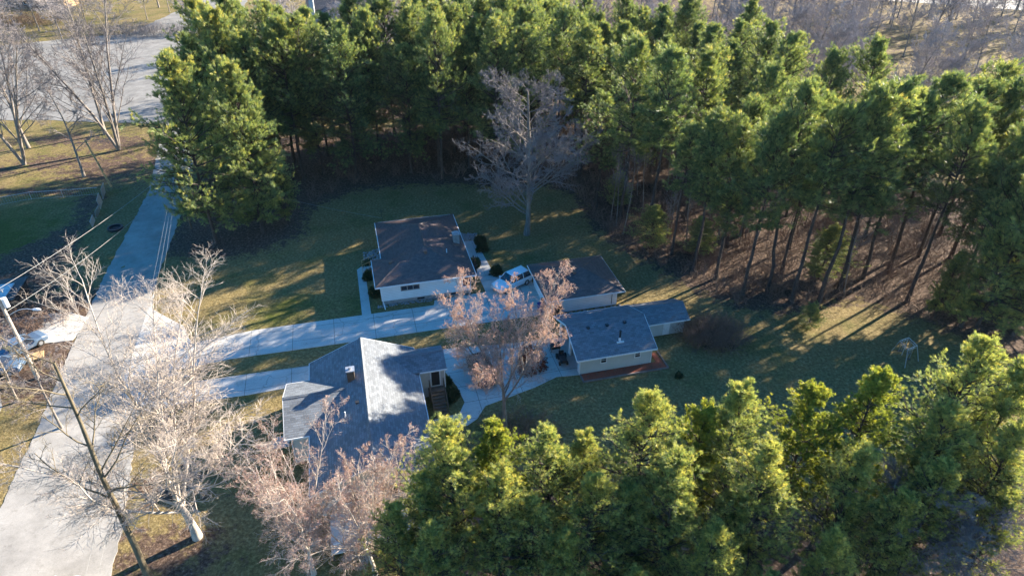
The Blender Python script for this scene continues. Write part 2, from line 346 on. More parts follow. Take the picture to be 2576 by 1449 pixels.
# roads
RL = [(-32,8),(-35.5,20),(-37.5,28),(-38.8,35),(-40.3,41.2),(-42.6,49.4),(-44.4,56.3),(-47.4,68),(-52.1,89.7),(-55.7,99.8),(-62,118)]
RR = [(-22,8),(-25.5,20),(-27.3,28),(-29.4,35),(-32.5,43),(-36.2,50),(-38.2,57),(-41.2,68),(-46.2,89.7),(-49.8,99.8),(-56,118)]
sheet('road', ragged(RL + RR[::-1]), 0.012, M['road'])
LOT = [(-56,116),(-62,117.5),(-76,118.5),(-92,119.5),(-112,121),(-125,130),(-132,146),(-133,160),(-126,172),(-112,180),(-100,185),(-98,232),(-118,300),(-96,300),(-84,232),(-74,186),(-66,160),(-58,140)]
sheet('parking_lot', ragged(LOT, 0.4, 1.5), 0.02, M['lot'])
pm = MB()
def stripe(mb, a, b_, wd=0.14, z0=0.021, z1=0.026):
    a = Vector((*a, 0)); b_ = Vector((*b_, 0)); n = (b_-a).cross(Vector((0,0,1))).normalized()*wd/2
    mb.poly([((a-n).x,(a-n).y), ((b_-n).x,(b_-n).y), ((b_+n).x,(b_+n).y), ((a+n).x,(a+n).y)], z0, z1)
stripe(pm, (-66,134), (-78,176), 0.2)
for i in range(5): stripe(pm, (-68.5-i*1.7,142+i*6), (-75.5-i*1.7,145.5+i*6), 0.16)
tag(pm.build('lot_markings', M['paint']), kind='structure')
sheet('left_road', ragged([(-60,52.5),(-52,50.8),(-47.8,48.3),(-45.3,45),(-44,40),(-43.5,33),(-43.5,26),(-60,20)]), 0.006, M['road'])
sheet('left_driveway', ragged([(-75,57),(-60,57.5),(-52,58.5),(-47,59.5),(-44.6,58.5),(-44.2,54.6),(-47,54),(-53,53.2),(-62,51.5),(-75,51)]), 0.016, M['drive'])
# far roads
sheet('far_road', [(60,262),(100,236),(135,222),(190,196),(260,150),(270,160),(200,210),(140,240),(105,258),(66,285)], 0.01, M['road'])
# driveways in the house frame
def Wi(x, y): return (x*ca + y*sa, -x*sa + y*ca)
a1 = [Wi(-38.9,60.5), Wi(-36.6,51.5)]
sheet('driveway', [Wi(-39.9,63.5), Wi(-38.6,60.0), Wi(-34,57), (-18,60.2), (-12,61.0), (6.5,61.0), (6.7,61.9), (12.5,62.2), (12.4,65.4), (14.4,65.6), (15.3,64.2), (18.05,64.0), (18.05,56.5), (6.5,56.6), (-4,56.6), (-14,56.7), (-19,56.2), Wi(-30,49.0), Wi(-36.3,49.0)], 0.022, M['drive'], uvframe=True)
sheet('parking_pad', [Wi(-36.4,49.2), Wi(-30,48.2), (-16,54.0), (-6.5,53.8), (6.4,53.2), (11.9,52.6), (18.3,52.2), (18.3,46.25), (15.9,46.5), (13.5,45.6), (10.6,44.8), (8.6,44.3), (7.6,42.9), (6.6,42.3), (3.3,42.3), (3.3,43.6), (6.2,43.9), (6.9,45.2), (6.6,47.5), (5.9,49.7), (5.7,50.6), (-6.4,51.1), (-12,50.9), Wi(-30,45.2), Wi(-33.6,43.4)], 0.017, M['drive'], uvframe=True)
sheet('front_walk', [(-1.15,61.02), (-1.15,70.4), (-0.6,71.0), (1.0,71.0), (1.0,69.9), (-0.25,69.7), (-0.2,61.02)], 0.03, M['walk'], uvframe=True)
sheet('side_walk', [(12.3,65.45), (12.2,74), (13.7,74), (14.2,65.65)], 0.031, M['walk'], uvframe=True)
sheet('entry_walk', [(-9.5,43.5), (-9.5,44.8), (-8.2,44.8), (-8.2,43.5)], 0.03, M['walk'], uvframe=True)

# ------------------------------------------------------------------ buildings
def hip(mb, u0, u1, v0, v1, z, p, th=0.1, mi=0):
    wu, wv = u1-u0, v1-v0; h = min(wu, wv)/2
    if wu >= wv: A = (u0+h, (v0+v1)/2); B = (u1-h, (v0+v1)/2)
    else: A = ((u0+u1)/2, v0+h); B = ((u0+u1)/2, v1-h)
    zt = z + h*p
    V = [(u0,v0,z),(u1,v0,z),(u1,v1,z),(u0,v1,z),(*A,zt),(*B,zt)]
    if wu >= wv: F = [(0,1,5,4),(1,2,5),(2,3,4,5),(3,0,4)]
    else: F = [(0,1,4),(1,2,5,4),(2,3,5),(3,0,4,5)]
    V += [(u0,v0,z-th),(u1,v0,z-th),(u1,v1,z-th),(u0,v1,z-th)]
    F += [(6,7,1,0),(7,8,2,1),(8,9,3,2),(9,6,0,3),(9,8,7,6)]
    return mb.add(V, F, mi)
def gable(mb, u0, u1, v0, v1, vr, ze0, ze1, zr, th=0.1, axis='u', mi=0):
    # ridge runs along axis; (v0,v1) across; vr ridge position
    def T(a, b, z): return (a, b, z) if axis == 'u' else (b, a, z)
    V = [T(u0,v0,ze0),T(u1,v0,ze0),T(u1,vr,zr),T(u0,vr,zr),T(u1,v1,ze1),T(u0,v1,ze1)]
    V += [(p[0],p[1],p[2]-th) for p in V]
    F = [(0,1,2,3),(3,2,4,5),(7,6,9,8),(8,9,11,10),(0,6,7,1),(5,4,10,11),(0,3,9,6),(3,5,11,9),(1,7,8,2),(2,8,10,4)]
    if axis != 'u': F = [f[::-1] for f in F]
    return mb.add(V, F, mi)
def house(name, u0, v0, label, cat='house'):
    x, y = W(u0, v0); return empty(name, (x, y, 0), HA, label, cat)
def ridge_cap(mb, a, b, wd=0.18, h=0.06):
    a = Vector(a); b = Vector(b); n = (b-a).cross(Vector((0,0,1))).normalized()*wd
    up = Vector((0,0,h)); dn = Vector((0,0,-0.03))
    V = [a+up, b+up, a+n+dn, b+n+dn, a-n+dn, b-n+dn]
    mb.add(V, [(0,1,3,2),(1,0,4,5)]); return mb
def rim(mb, P, z0, z1, t=0.04):         # fascia / gutter boards round a rectangle, butted at corners
    u0, u1, v0, v1 = P
    mb.box(u0-t, u1+t, v0-t, v0-0.002, z0, z1); mb.box(u0-t, u1+t, v1+0.002, v1+t, z0, z1)
    mb.box(u0-t, u0-0.002, v0-0.002, v1+0.002, z0, z1); mb.box(u1+0.002, u1+t, v0-0.002, v1+0.002, z0, z1); return mb
def window(parent, x0, x1, z0, z1, yw, n=1, frame='white', axis='v', sgn=-1, name='window', split=False):
    # set into a wall facing sgn along axis; proud frame, recessed pane
    f = MB(); t = 0.07
    def bx(mb, a0, a1, d0, d1, c0, c1):
        d0, d1 = sorted((yw+sgn*d0, yw+sgn*d1))
        if axis == 'v': mb.box(a0, a1, d0, d1, c0, c1)
        else: mb.box(d0, d1, a0, a1, c0, c1)
    bx(f, x0-t, x1+t, 0.003, 0.06, z1, z1+t); bx(f, x0-t, x1+t, 0.003, 0.07, z0-t, z0)
    wd = (x1-x0)/n
    for i in range(n+1):
        c = x0+i*wd; bx(f, c-t if i == 0 else c-t/2, c+(t if i == n else t/2) if i else c, 0.003, 0.055, z0, z1) if i in (0,) else bx(f, c-t/2 if i < n else c, c+t/2 if i < n else c+t, 0.003, 0.055, z0, z1)
    if split: bx(f, x0, x1, 0.003, 0.045, (z0+z1)/2-0.02, (z0+z1)/2+0.02)
    fo = f.build(name, M[frame], parent)
    p = MB(); bx(p, x0, x1, 0.003, 0.02, z0, z1); p.build('pane', M['glass'], fo)
    return fo

# --- brown-roofed house
H1 = house('brown_roofed_house', 0, 60, 'white ranch house with dark brown hip roof and concrete drive')
def L1(u, v): return (u, v-60)
wl = MB(); wl.poly([L1(1.1,62.4), L1(10.9,62.4), L1(10.9,76.2), L1(2.2,76.2), L1(2.2,67.3), L1(1.1,67.3)], 0.45, 2.52)
wl.build('wall', M['siding'], H1)
MB().poly([L1(1.13,62.43), L1(10.87,62.43), L1(10.87,76.17), L1(2.23,76.17), L1(2.23,67.27), L1(1.13,67.27)], -0.1, 0.447).build('foundation', M['foundation'], H1)
rf = MB(); hip(rf, 1.7, 11.4, 1.9, 16.7, 2.62, 0.34); hip(rf, 0.6, 8.3, 1.897, 7.8, 2.624, 0.34)
pk = 2.62+4.85*0.34
ridge_cap(rf, (6.55,6.75,pk), (6.55,11.85,pk)); ridge_cap(rf, (11.4,1.9,2.63), (6.55,6.75,pk), 0.12); ridge_cap(rf, (11.4,16.7,2.63), (6.55,11.85,pk), 0.12); ridge_cap(rf, (1.7,16.7,2.63), (6.55,11.85,pk), 0.12)
ridge_cap(rf, (0.6,1.9,2.63), (3.55,4.85,2.62+2.95*0.34), 0.12); ridge_cap(rf, (0.6,7.8,2.63), (3.55,4.85,2.62+2.95*0.34), 0.12)
roof1 = rf.build('roof', M['brownroof'], H1)
gt = MB(); gt.poly([(0.52,1.82),(11.48,1.82),(11.48,1.894),(0.52,1.894)], 2.46, 2.6); gt.poly([(0.52,1.9),(0.594,1.9),(0.594,7.8),(0.52,7.8)], 2.46, 2.6)
gt.poly([(11.406,1.9),(11.48,1.9),(11.48,16.7),(11.406,16.7)], 2.46, 2.6); gt.poly([(1.62,7.88),(1.694,7.88),(1.694,16.7),(1.62,16.7)], 2.46, 2.6); gt.poly([(0.52,7.804),(1.694,7.804),(1.694,7.87),(0.52,7.87)], 2.46, 2.6); gt.poly([(1.62,16.706),(11.48,16.706),(11.48,16.78),(1.62,16.78)], 2.46, 2.6)
gt.build('gutter', M['white'], H1)
MB().tube((1.25,2.3,2.45),(1.25,2.3,0.35),0.045).tube((1.25,2.3,0.35),(1.35,1.3,0.12),0.05).build('downspout', M['white'], H1)
window(H1, 3.3, 5.2, 1.55, 2.05, 2.4, 3, 'foundation')
window(H1, 10.1, 10.75, 1.2, 2.1, 2.4, 1, 'carred')
window(H1, 4.9, 5.7, 0.12, 0.36, 2.43, 1, 'foundation', name='basement_window'); window(H1, 8.6, 9.4, 0.12, 0.36, 2.43, 1, 'foundation', name='basement_window')
ch = MB().box(10.15, 10.85, 8.7, 9.4, 2.6, 4.0).build('chimney', M['foundation'], H1); MB().box(10.08, 10.92, 8.63, 9.47, 4.003, 4.1).box(10.3,10.7,8.85,9.25,4.103,4.25).build('chimney_cap', M['metal'], ch)
def vent(parent, u, v, z, name='roof_vent', mk='brick', s=0.2, h=0.2): return MB().box(u-s*0.7, u+s*0.7, v-s*0.7, v+s*0.7, z-0.25, z+h*0.6).box(u-s, u+s, v-s, v+s, z+h*0.6+0.002, z+h).build(name, M[mk], parent)
vent(H1, 6.5, 5.7, 4.0); vent(H1, 2.6, 5.4, 3.3)
MB().tube((8.9,5.9,3.2),(8.9,5.9,3.95),0.06).build('vent_pipe', M['white'], H1)
am = MB().tube((2.6,16.3,2.5),(2.6,16.3,4.6),0.02)
for i in range(4): am.tube((2.2+0.05*i,16.3,4.5-i*0.12),(3.0-0.05*i,16.3,4.5-i*0.12),0.012)
am.build('antenna', M['dark'], H1)
# front stoop and railing
st = empty('front_steps', (*W(0.35,69.6), 0), HA, 'pale concrete front stoop left of the brown-roofed house', 'steps')
sm = MB().box(-0.1,0.7,0.0,1.3,0,0.55)
for i in range(3): sm.box(-0.45-0.28*i+0.07, -0.173-0.28*i+0.07, 0.1, 1.2, 0, 0.42-0.14*i)
sm.build('step', M['walk'], st)
rl = MB()
for y in (0.1, 1.2):
    rl.tube((-0.9,y,0.95),(0.6,y,1.5),0.035); rl.tube((-0.85,y,0),(-0.85,y,1.0),0.03); rl.tube((0.0,y,0.5),(0.0,y,1.3),0.03)
rl.build('railing', M['tanwood'], st)
# side landing
sdp = empty('side_landing', (*W(11.6,66.4), 0), HA, 'dark railed landing at the right side of brown-roofed house', 'landing')
MB().box(-0.6,0.7,0.1,1.6,0,0.6).box(-0.4,0.6,-0.3,0.097,0,0.38).box(-0.4,0.6,-0.65,-0.303,0,0.18).build('platform', M['dark'], sdp)
rl = MB()
for (x, y) in ((0.65,0.15),(0.65,1.55),(-0.4,-0.6),(0.6,-0.6)): rl.tube((x,y,0),(x,y,1.5 if y > 0 else 1.0),0.04)
rl.tube((0.65,0.15,1.5),(0.65,1.55,1.5),0.035).tube((0.65,0.15,1.0),(0.65,1.55,1.0),0.03).tube((0.65,0.15,1.5),(0.6,-0.6,1.0),0.035).tube((-0.4,-0.6,1.0),(-0.4,0.1,1.45),0.035)
rl.build('railing', M['dark'], sdp)

# --- brown-roofed garage
G2 = house('brown_roofed_garage', 17.5, 55.5, 'white garage with dark brown hip roof beside the drive', 'garage')
MB().box(0.6, 8.2, 0.9, 7.1, 0, 2.16).build('wall', M['siding'], G2)
rf = MB(); hip(rf, 0, 8.65, 0, 7.6, 2.27, 0.33)
zt = 2.27+3.8*0.33; ridge_cap(rf, (3.8,3.8,zt), (4.85,3.8,zt))
for p, q in (((0,0,2.28),(3.8,3.8,zt)),((8.65,0,2.28),(4.85,3.8,zt)),((8.65,7.6,2.28),(4.85,3.8,zt)),((0,7.6,2.28),(3.8,3.8,zt))): ridge_cap(rf, p, q, 0.12)
rf.build('roof', M['brownroof'], G2)
rim(MB(), (0,8.65,0,7.6), 2.1, 2.25).build('fascia', M['white'], G2)
gd = MB()
for k in range(4): gd.box(0.53, 0.597, 1.6, 6.6, 0.03+k*0.48, 0.49+k*0.48)
gd.build('garage_door', M['white'], G2)
vent(G2, 4.0, 3.1, 3.35); vent(G2, 4.5, 4.0, 3.45)
MB().tube((7.6,0.86,0.2),(7.6,0.86,1.7),0.03).build('conduit', M['dark'], G2)

# --- grey-roofed garage with open doors
G3 = house('grey_roofed_garage', 17.6, 45.8, 'grey garage with blue grey gable roof and two open bays', 'garage')
ye, yr, y1 = 0.0, 3.65, 7.35
wm = MB().box(0.5,7.6,0.5,0.62,0,2.08).box(0.5,7.6,6.78,6.9,0,2.08).box(7.48,7.6,0.623,6.777,0,2.08)
wm.build('wall', M['greysiding'], G3)
zr_ = 3.62
for x0, x1 in ((0.5,0.62),(7.48,7.6)):
    gw = MB(); V = [(x0,0.5,2.083),(x0,6.9,2.083),(x0,yr,zr_-0.16),(x1,0.5,2.083),(x1,6.9,2.083),(x1,yr,zr_-0.16)]
    gw.add(V, [(0,2,1),(3,4,5),(0,3,5,2),(1,2,5,4),(0,1,4,3)]); gw.build('gable_wall', M['greysiding'], G3)
for ya, yb in ((0.623,1.1),(3.4,3.9),(6.3,6.777)): MB().box(0.48,0.64,ya,yb,0,2.08).build('door_post', M['white'], G3)
MB().box(0.62,7.47,0.63,6.77,0.005,0.04).build('floor_slab', M['walk'], G3)
for a_ in (1.5, 4.3):
    MB().box(1.2,2.4,a_,a_+0.7,0.55,0.6).box(1.25,2.35,a_+0.05,a_+0.65,0.05,0.547).build('workbench', M['metal'], G3)
rf = MB(); gable(rf, 0, 7.9, ye, y1, yr, 2.12, 2.12, zr_); ridge_cap(rf, (0,yr,zr_), (7.9,yr,zr_), 0.18); rf.build('roof', M['greyroof'], G3)
fa = MB().box(-0.04,7.94,ye-0.05,ye-0.003,1.95,2.11).box(-0.04,7.94,y1+0.003,y1+0.05,1.95,2.11)
for x0, x1 in ((-0.04,-0.003),(7.903,7.94)):
    for (ya, za, yb, zb) in ((ye-0.003,2.12,yr,zr_+0.01),(y1+0.003,2.12,yr,zr_+0.01)):
        V = [(x0,ya,za),(x0,yb,zb),(x0,yb,zb-0.22),(x0,ya,za-0.17),(x1,ya,za),(x1,yb,zb),(x1,yb,zb-0.22),(x1,ya,za-0.17)]
        fa.add(V, [(0,1,2,3),(7,6,5,4),(0,4,5,1),(1,5,6,2),(2,6,7,3),(3,7,4,0)])
fa.build('fascia', M['white'], G3)
for x in (0.44, 7.603): MB().box(x,x+0.057,0.44,0.6,0,1.95).build('corner_board', M['white'], G3)
window(G3, 2.55, 3.05, 1.05, 1.6, 0.5, 1, 'white', split=True); window(G3, 5.95, 6.45, 1.05, 1.6, 0.5, 1, 'white', split=True)
for x in (2.0, 3.9, 5.7): vent(G3, x, 3.0, 3.3, 'roof_vent', 'black', 0.16, 0.18)
fl = MB().tube((4.6,1.35,2.4),(4.6,1.35,3.7),0.09,k=10).tube((4.6,1.35,3.72),(4.6,1.35,3.8),0.13,k=10).build('flue_pipe', M['black'], G3, smooth=False)
MB().tube((4.6,1.35,2.5),(4.6,1.35,3.0),0.13,0.1,k=10).box(4.25,4.95,1.05,1.2,2.5,2.68).build('flashing', M['white'], fl)

# --- shed behind it
SH = house('grey_shed', 25.3, 49.8, 'small grey shed with white door behind the grey garage', 'shed')
MB().box(0.1,5.2,0.3,3.5,0,1.68).build('wall', M['greysiding'], SH)
gw = MB()
for x0, x1 in ((5.08,5.2),): gw.add([(x0,0.3,1.683),(x0,3.5,1.683),(x0,1.9,2.5),(x1,0.3,1.683),(x1,3.5,1.683),(x1,1.9,2.5)], [(0,2,1),(3,4,5),(0,3,5,2),(1,2,5,4),(0,1,4,3)])
gw.build('gable_wall', M['greysiding'], SH)
rf = MB(); gable(rf, 0.32, 5.6, 0, 3.8, 1.9, 1.76, 1.76, 2.66); ridge_cap(rf, (0.32,1.9,2.66),(5.6,1.9,2.66),0.14); rf.build('roof', M['greyroof'], SH)
MB().box(0.3,5.63,-0.04,-0.003,1.62,1.75).build('fascia', M['white'], SH)
dd = MB().box(2.9,3.6,0.25,0.297,0.06,1.6).build('door', M['white'], SH); MB().box(2.96,3.0,0.2,0.247,0.8,0.92).build('handle', M['metal'], dd)

# --- blue-grey house in front
H2 = house('grey_roofed_house', -6.1, 35.0, 'large house with blue grey shingle gable roof in the foreground')
# local: x = u+6.1, y = v-35 ; main roof x 0..9.3, y 0..15.3, ridge x 4.75
MB().box(0.5,8.8,0.6,14.6,0,2.86).build('wall', M['stucco'], H2)
for y0, y1_ in ((0.6,0.72),(14.48,14.6)):
    gw = MB(); gw.add([(0.5,y0,2.863),(8.8,y0,2.863),(4.7,y0,4.78),(0.5,y1_,2.863),(8.8,y1_,2.863),(4.7,y1_,4.78)], [(0,1,2),(3,5,4),(0,2,5,3),(1,4,5,2),(0,3,4,1)]); gw.build('gable_wall', M['stucco'], H2)
rf = MB(); gable(rf, 0, 15.3, 0, 9.3, 4.7, 2.98, 2.98, 5.0, axis='v')
ridge_cap(rf, (4.7,0,5.0), (4.7,15.3,5.0), 0.17)
rf.build('roof', M['greyroof'], H2, label='main blue grey roof in shade')
fa = MB()
fa.box(-0.06,-0.003,-0.04,15.34,2.82,2.96); fa.box(9.303,9.36,-0.04,15.34,2.82,2.96)
for y0, y1_ in ((-0.04,-0.003),(15.303,15.34)):
    for (xa, xb) in ((-0.003,4.7),(9.303,4.7)):
        V = [(xa,y0,2.98),(xb,y0,5.01),(xb,y0,4.82),(xa,y0,2.84),(xa,y1_,2.98),(xb,y1_,5.01),(xb,y1_,4.82),(xa,y1_,2.84)]
        fa.add(V, [(0,1,2,3),(7,6,5,4),(0,4,5,1),(1,5,6,2),(2,6,7,3),(3,7,4,0)])
fa.build('fascia', M['white'], H2)
# left wing
MB().box(-1.4,0.497,6.5,12.5,0,2.86).build('wing_wall', M['stucco'], H2)
MB().add([(-1.4,6.5,2.863),(-1.4,12.5,2.863),(-1.4,9.6,4.1),(-1.28,6.5,2.863),(-1.28,12.5,2.863),(-1.28,9.6,4.1)], [(0,2,1),(3,4,5),(0,3,5,2),(1,2,5,4),(0,1,4,3)]).build('gable_wall', M['stucco'], H2)
rf = MB(); gable(rf, -1.9, 3.1, 6.2, 12.9, 9.6, 2.995, 2.995, 4.31); ridge_cap(rf, (-1.9,9.6,4.31),(3.1,9.6,4.31),0.17)
rf.build('wing_roof', M['greyroof'], H2, label='sunlit wing roof')
fa = MB().box(-1.94,-0.065,6.14,6.197,2.83,2.985).box(-1.94,-0.065,12.903,12.95,2.83,2.985)
for (ya, yb) in ((6.197,9.6),(12.903,9.6)):
    V = [(-1.94,ya,2.99),(-1.94,yb,4.32),(-1.94,yb,4.12),(-1.94,ya,2.84),(-1.903,ya,2.99),(-1.903,yb,4.32),(-1.903,yb,4.12),(-1.903,ya,2.84)]
    fa.add(V, [(0,1,2,3),(7,6,5,4),(0,4,5,1),(1,5,6,2),(2,6,7,3),(3,7,4,0)])
fa.build('wing_fascia', M['white'], H2)
MB().tube((-1.46,6.44,2.8),(-1.46,6.44,0.1),0.05).build('downspout', M['white'], H2)
# right entry with door and wooden steps
MB().box(8.803,11.5,11.7,14.5,0,3.03).build('entry_wall', M['stucco'], H2)
rf = MB(); gable(rf, 7.4, 11.75, 11.4, 14.8, 13.1, 3.2, 3.2, 3.95); ridge_cap(rf, (8,13.1,3.95),(11.75,13.1,3.95),0.15); rf.build('entry_roof', M['greyroof'], H2)
MB().box(9.37,11.79,11.35,11.397,3.05,3.19).build('entry_fascia', M['white'], H2)
dr = MB().box(10.25,11.2,11.64,11.697,1.2,3.0).build('door', M['white'], H2); MB().box(10.37,11.08,11.61,11.637,1.3,2.9).build('screen', M['dark'], dr); MB().box(10.29,10.34,11.6,11.637,2.0,2.1).build('handle', M['metal'], dr)
MB().tube((11.55,11.6,3.05),(11.55,11.6,0.1),0.05).build('downspout', M['white'], H2)
sw = MB().box(10.0,11.45,10.9,11.6,0,1.15)
for i in range(7): sw.box(10.2,11.3,10.9-0.27*(i+1)+0.02,10.9-0.27*i-0.003,0.0 if i == 6 else 0.95-0.15*(i+1)+0.02,1.0-0.15*(i))
sw.build('wooden_steps', M['wood'], H2)
rl = MB()
for x in (10.12,11.38):
    rl.tube((x,11.5,1.15),(x,11.5,2.1),0.04).tube((x,10.9,1.1),(x,10.9,2.05),0.045).tube((x,9.1,0),(x,9.1,1.1),0.045).tube((x,11.5,2.05),(x,10.9,2.0),0.04).tube((x,10.9,2.0),(x,9.1,1.05),0.04).tube((x,10.9,1.55),(x,9.1,0.6),0.03)
rl.build('railing', M['wood'], H2)
# low shingled hood over the cellar entry
hd = MB(); gable(hd, 9.37, 11.1, 5.7, 7.2, 6.7, 1.1, 1.35, 1.5, th=0.08); hd.build('cellar_roof', M['greyroof'], H2)
MB().box(9.4,11.0,5.9,7.0,0,1.05).build('cellar_wall', M['stucco'], H2)
def roofz(x): return 2.98+0.43*min(x, 9.3-x)
c = UV(885,958,4.3); cx, cy = c[0]+6.1, c[1]-35
ck = MB().box(cx-0.3,cx+0.3,cy-0.3,cy+0.3,roofz(cx)-0.4,roofz(cx)+0.95).build('chimney', M['wood'], H2); MB().box(cx-0.36,cx+0.36,cy-0.36,cy+0.36,roofz(cx)+0.953,roofz(cx)+1.05).tube((cx,cy,roofz(cx)+1.05),(cx,cy,roofz(cx)+1.25),0.13).build('chimney_cap', M['metal'], ck)
c = UV(870,1050,4.2); cx, cy = c[0]+6.1, c[1]-35; MB().tube((cx,cy,roofz(cx)-0.2),(cx,cy,roofz(cx)+0.55),0.06).build('vent_pipe', M['white'], H2)
c = UV(899,1015,4.6); cx, cy = c[0]+6.1, c[1]-35; vent(H2, cx, cy, roofz(cx), 'roof_vent', 'black', 0.15, 0.15)
window(H2, 5.6, 6.8, 1.0, 2.1, 0.6, 2, 'white'); window(H2, 2.2, 3.6, 1.0, 2.1, 0.6, 2, 'white')
MB().box(4.5,4.75,0.53,0.597,3.7,4.1).build('gable_vent', M['dark'], H2)
window(H2, 7.9, 9.0, 1.2, 2.2, -1.4, 2, 'white', axis='u', name='wing_window')
# front porch slab and dark deck beneath the trees near the house
dk = empty('low_deck', (*W(-3.5,31.5), 0), HA, 'pale grey deck in front of the foreground house gable', 'deck')
MB().box(-1.5,5.0,0.0,3.4,0.75,0.85).build('deck_floor', M['stucco'], dk)
lg = MB()
for x in (-1.4,1.7,4.9):
    for y in (0.1,3.2): lg.tube((x,y,0),(x,y,0.75),0.06)
lg.build('post', M['wood'], dk)
rl = MB()
for x in (-1.4,0.6,2.7,4.9): rl.tube((x,0.06,0.85),(x,0.06,1.75),0.035)
rl.tube((-1.4,0.06,1.75),(4.9,0.06,1.75),0.035).tube((-1.4,0.06,1.3),(4.9,0.06,1.3),0.025); rl.build('railing', M['white'], dk)
CR = MB().box(-0.3,0.3,-0.2,0.2,0,0.7)

# --- far houses
FH = empty('far_dark_house', (*G(858,50)[:2], 0), R(8), 'dark roofed house with pale chimney among trees at the top', 'house')
MB().box(-8,10,-2,10,0,3.2).build('wall', M['stucco'], FH)
gw = MB().box(-8,-7.8,-2,10,3.203,3.3); rf = MB(); gable(rf, -9, 11, -3, 11, 4, 3.3, 3.3, 6.4, th=0.25); rf.build('roof', M['farroof'], FH)
rf = MB(); gable(rf, -8, 4, -4.6, 6, -1.0, 3.1, 3.35, 4.9, th=0.2, axis='v'); rf.build('front_roof', M['farroof'], FH)
MB().box(-7.6,-6.4,-4.5,-3.2,0,6.9).build('chimney', M['stucco'], FH)
MB().box(-3,0,-3.4,-3.05,2.6,3.0).box(-4.6,3.6,-8.1,-8.02,2.8,3.1).build('fascia', M['white'], FH)
TL = empty('far_left_house', (-150, 222, 0), R(-4), 'far house with pale blue roof and tan wall at top left', 'house')
MB().box(-14,13,-4,8,0,3.0).build('wall', M['brick'], TL)
MB().box(13.003,16.5,-4,3,0,2.9).build('garage_wall', M['tanwood'], TL)
M['blueroof'] = plain('pale_blue_roof', (0.34, 0.42, 0.55), 0.7)
rf = MB(); gable(rf, -15, 13.6, -5, 9, 2, 3.05, 3.05, 6.2, th=0.2); rf.build('roof', M['blueroof'], TL)
for x in (-9,-3,4): window(TL, x, x+1.6, 1, 2.2, -4)
# --- buildings cut by the left edge
E1 = empty('edge_outbuilding', (*G(20,790), 0), HA, 'dark outbuilding with pale grey flat roof at left frame edge', 'outbuilding')
MB().box(-5,1.2,-0.5,3.6,0,2.0).build('wall', M['dark'], E1)
MB().box(-5.3,1.5,-0.8,3.9,2.003,2.12).build('roof_rim', M['black'], E1)
MB().box(-4.8,0.6,-0.3,2.6,2.123,2.22).build('roof_panel', M['metal'], E1)
fe = empty('garden_edging', (*G(52,705), 0), 0, 'rusty brown edging board beside the left outbuilding', 'edging')
a = Vector((*G(52,705), 0)); b_ = Vector((*G(80,785), 0)); d = b_-a
MB().tube((0,0,0.25),(d.x,d.y,0.25),0.09).tube((0,0,0.05),(d.x,d.y,0.05),0.07).build('board', M['brick'], fe)

# ------------------------------------------------------------------ plants engine
def norm(a): return a/(np.linalg.norm(a, axis=-1, keepdims=True)+1e-9)
def tubes(P, Rd, k):
    # P (n,m,3) chains with radii (n,m)
    n, m_, _ = P.shape
    T = np.empty_like(P); T[:, :-1] = P[:, 1:]-P[:, :-1]; T[:, -1] = T[:, -2]; T[:, 1:-1] = (T[:, 1:-1]+T[:, :-2]); T = norm(T)
    ref = np.where(np.abs(T[:, :1, 2:3]) > 0.8, np.array([1.,0,0]), np.array([0,0,1.])); A = norm(np.cross(T, np.broadcast_to(ref, T.shape))); B = np.cross(T, A)
    an = np.arange(k)*2*np.pi/k
    V = P[:, :, None]+Rd[:, :, None, None]*(A[:, :, None]*np.cos(an)[:, None]+B[:, :, None]*np.sin(an)[:, None])
    base = np.arange(n*m_).reshape(n, m_)*k; i = np.arange(k); j = (i+1) % k
    F = np.stack([base[:, :-1, None]+i, base[:, :-1, None]+j, base[:, 1:, None]+j, base[:, 1:, None]+i], -1).reshape(-1, 4)
    return V.reshape(-1, 3), F
def merge(parts):
    Vs, Fs, o = [], [], 0
    for V, F in parts: Vs.append(V); Fs.append(F+o); o += len(V)
    return np.concatenate(Vs), np.concatenate(Fs)
def grow(rng, p, d, L, r, levels, zcap=None):
    out = []
    for li, c in enumerate(levels):
        n = c['n']; N_ = len(p); pts = [p]; ds = [d]
        for s in range(n):
            d = norm(d+rng.normal(0, c['w'], (N_, 3))+np.array([0, 0, c['up']])); p = p+d*(L/n)[:, None]; pts.append(p); ds.append(d)
        P = np.stack(pts, 1); D = np.stack(ds, 1); t = np.linspace(0, 1, n+1); Rd = r[:, None]*(1-(1-c['tp'])*t)
        out.append((P, Rd, D))
        if li+1 == len(levels): break
        K = c['k']; q = levels[li+1]
        tt = np.clip(c['t0']+(1-c['t0'])*((np.arange(K)+rng.random((N_, K)))/K), 0, 0.999)
        f = tt*n; i0 = f.astype(int); fr = (f-i0)[..., None]; ar = np.arange(N_)[:, None]
        cp = P[ar, i0]*(1-fr)+P[ar, i0+1]*fr; cdir = D[ar, np.minimum(i0+1, n)]
        rv = rng.normal(0, 1, cp.shape)
        if q.get('flat'): rv[..., 2] *= q['flat']
        per = norm(rv-(rv*cdir).sum(-1, keepdims=True)*cdir)
        ang = R(q['a'])+rng.normal(0, R(q.get('as', 8)), tt.shape)
        cdir = norm(cdir*np.cos(ang)[..., None]+per*np.sin(ang)[..., None])
        cL = L[:, None]*q['lr']*(1-q.get('sh', 0.5)*tt)*rng.uniform(0.65, 1.25, tt.shape)
        cr = np.maximum(Rd[ar, i0]*q['rr'], q.get('rmin', 0.01))
        keep = rng.random(tt.shape).ravel() > c.get('drop', 0)
        p = cp.reshape(-1, 3)[keep]; d = cdir.reshape(-1, 3)[keep]; L = cL.ravel()[keep]; r = cr.ravel()[keep]
    return out
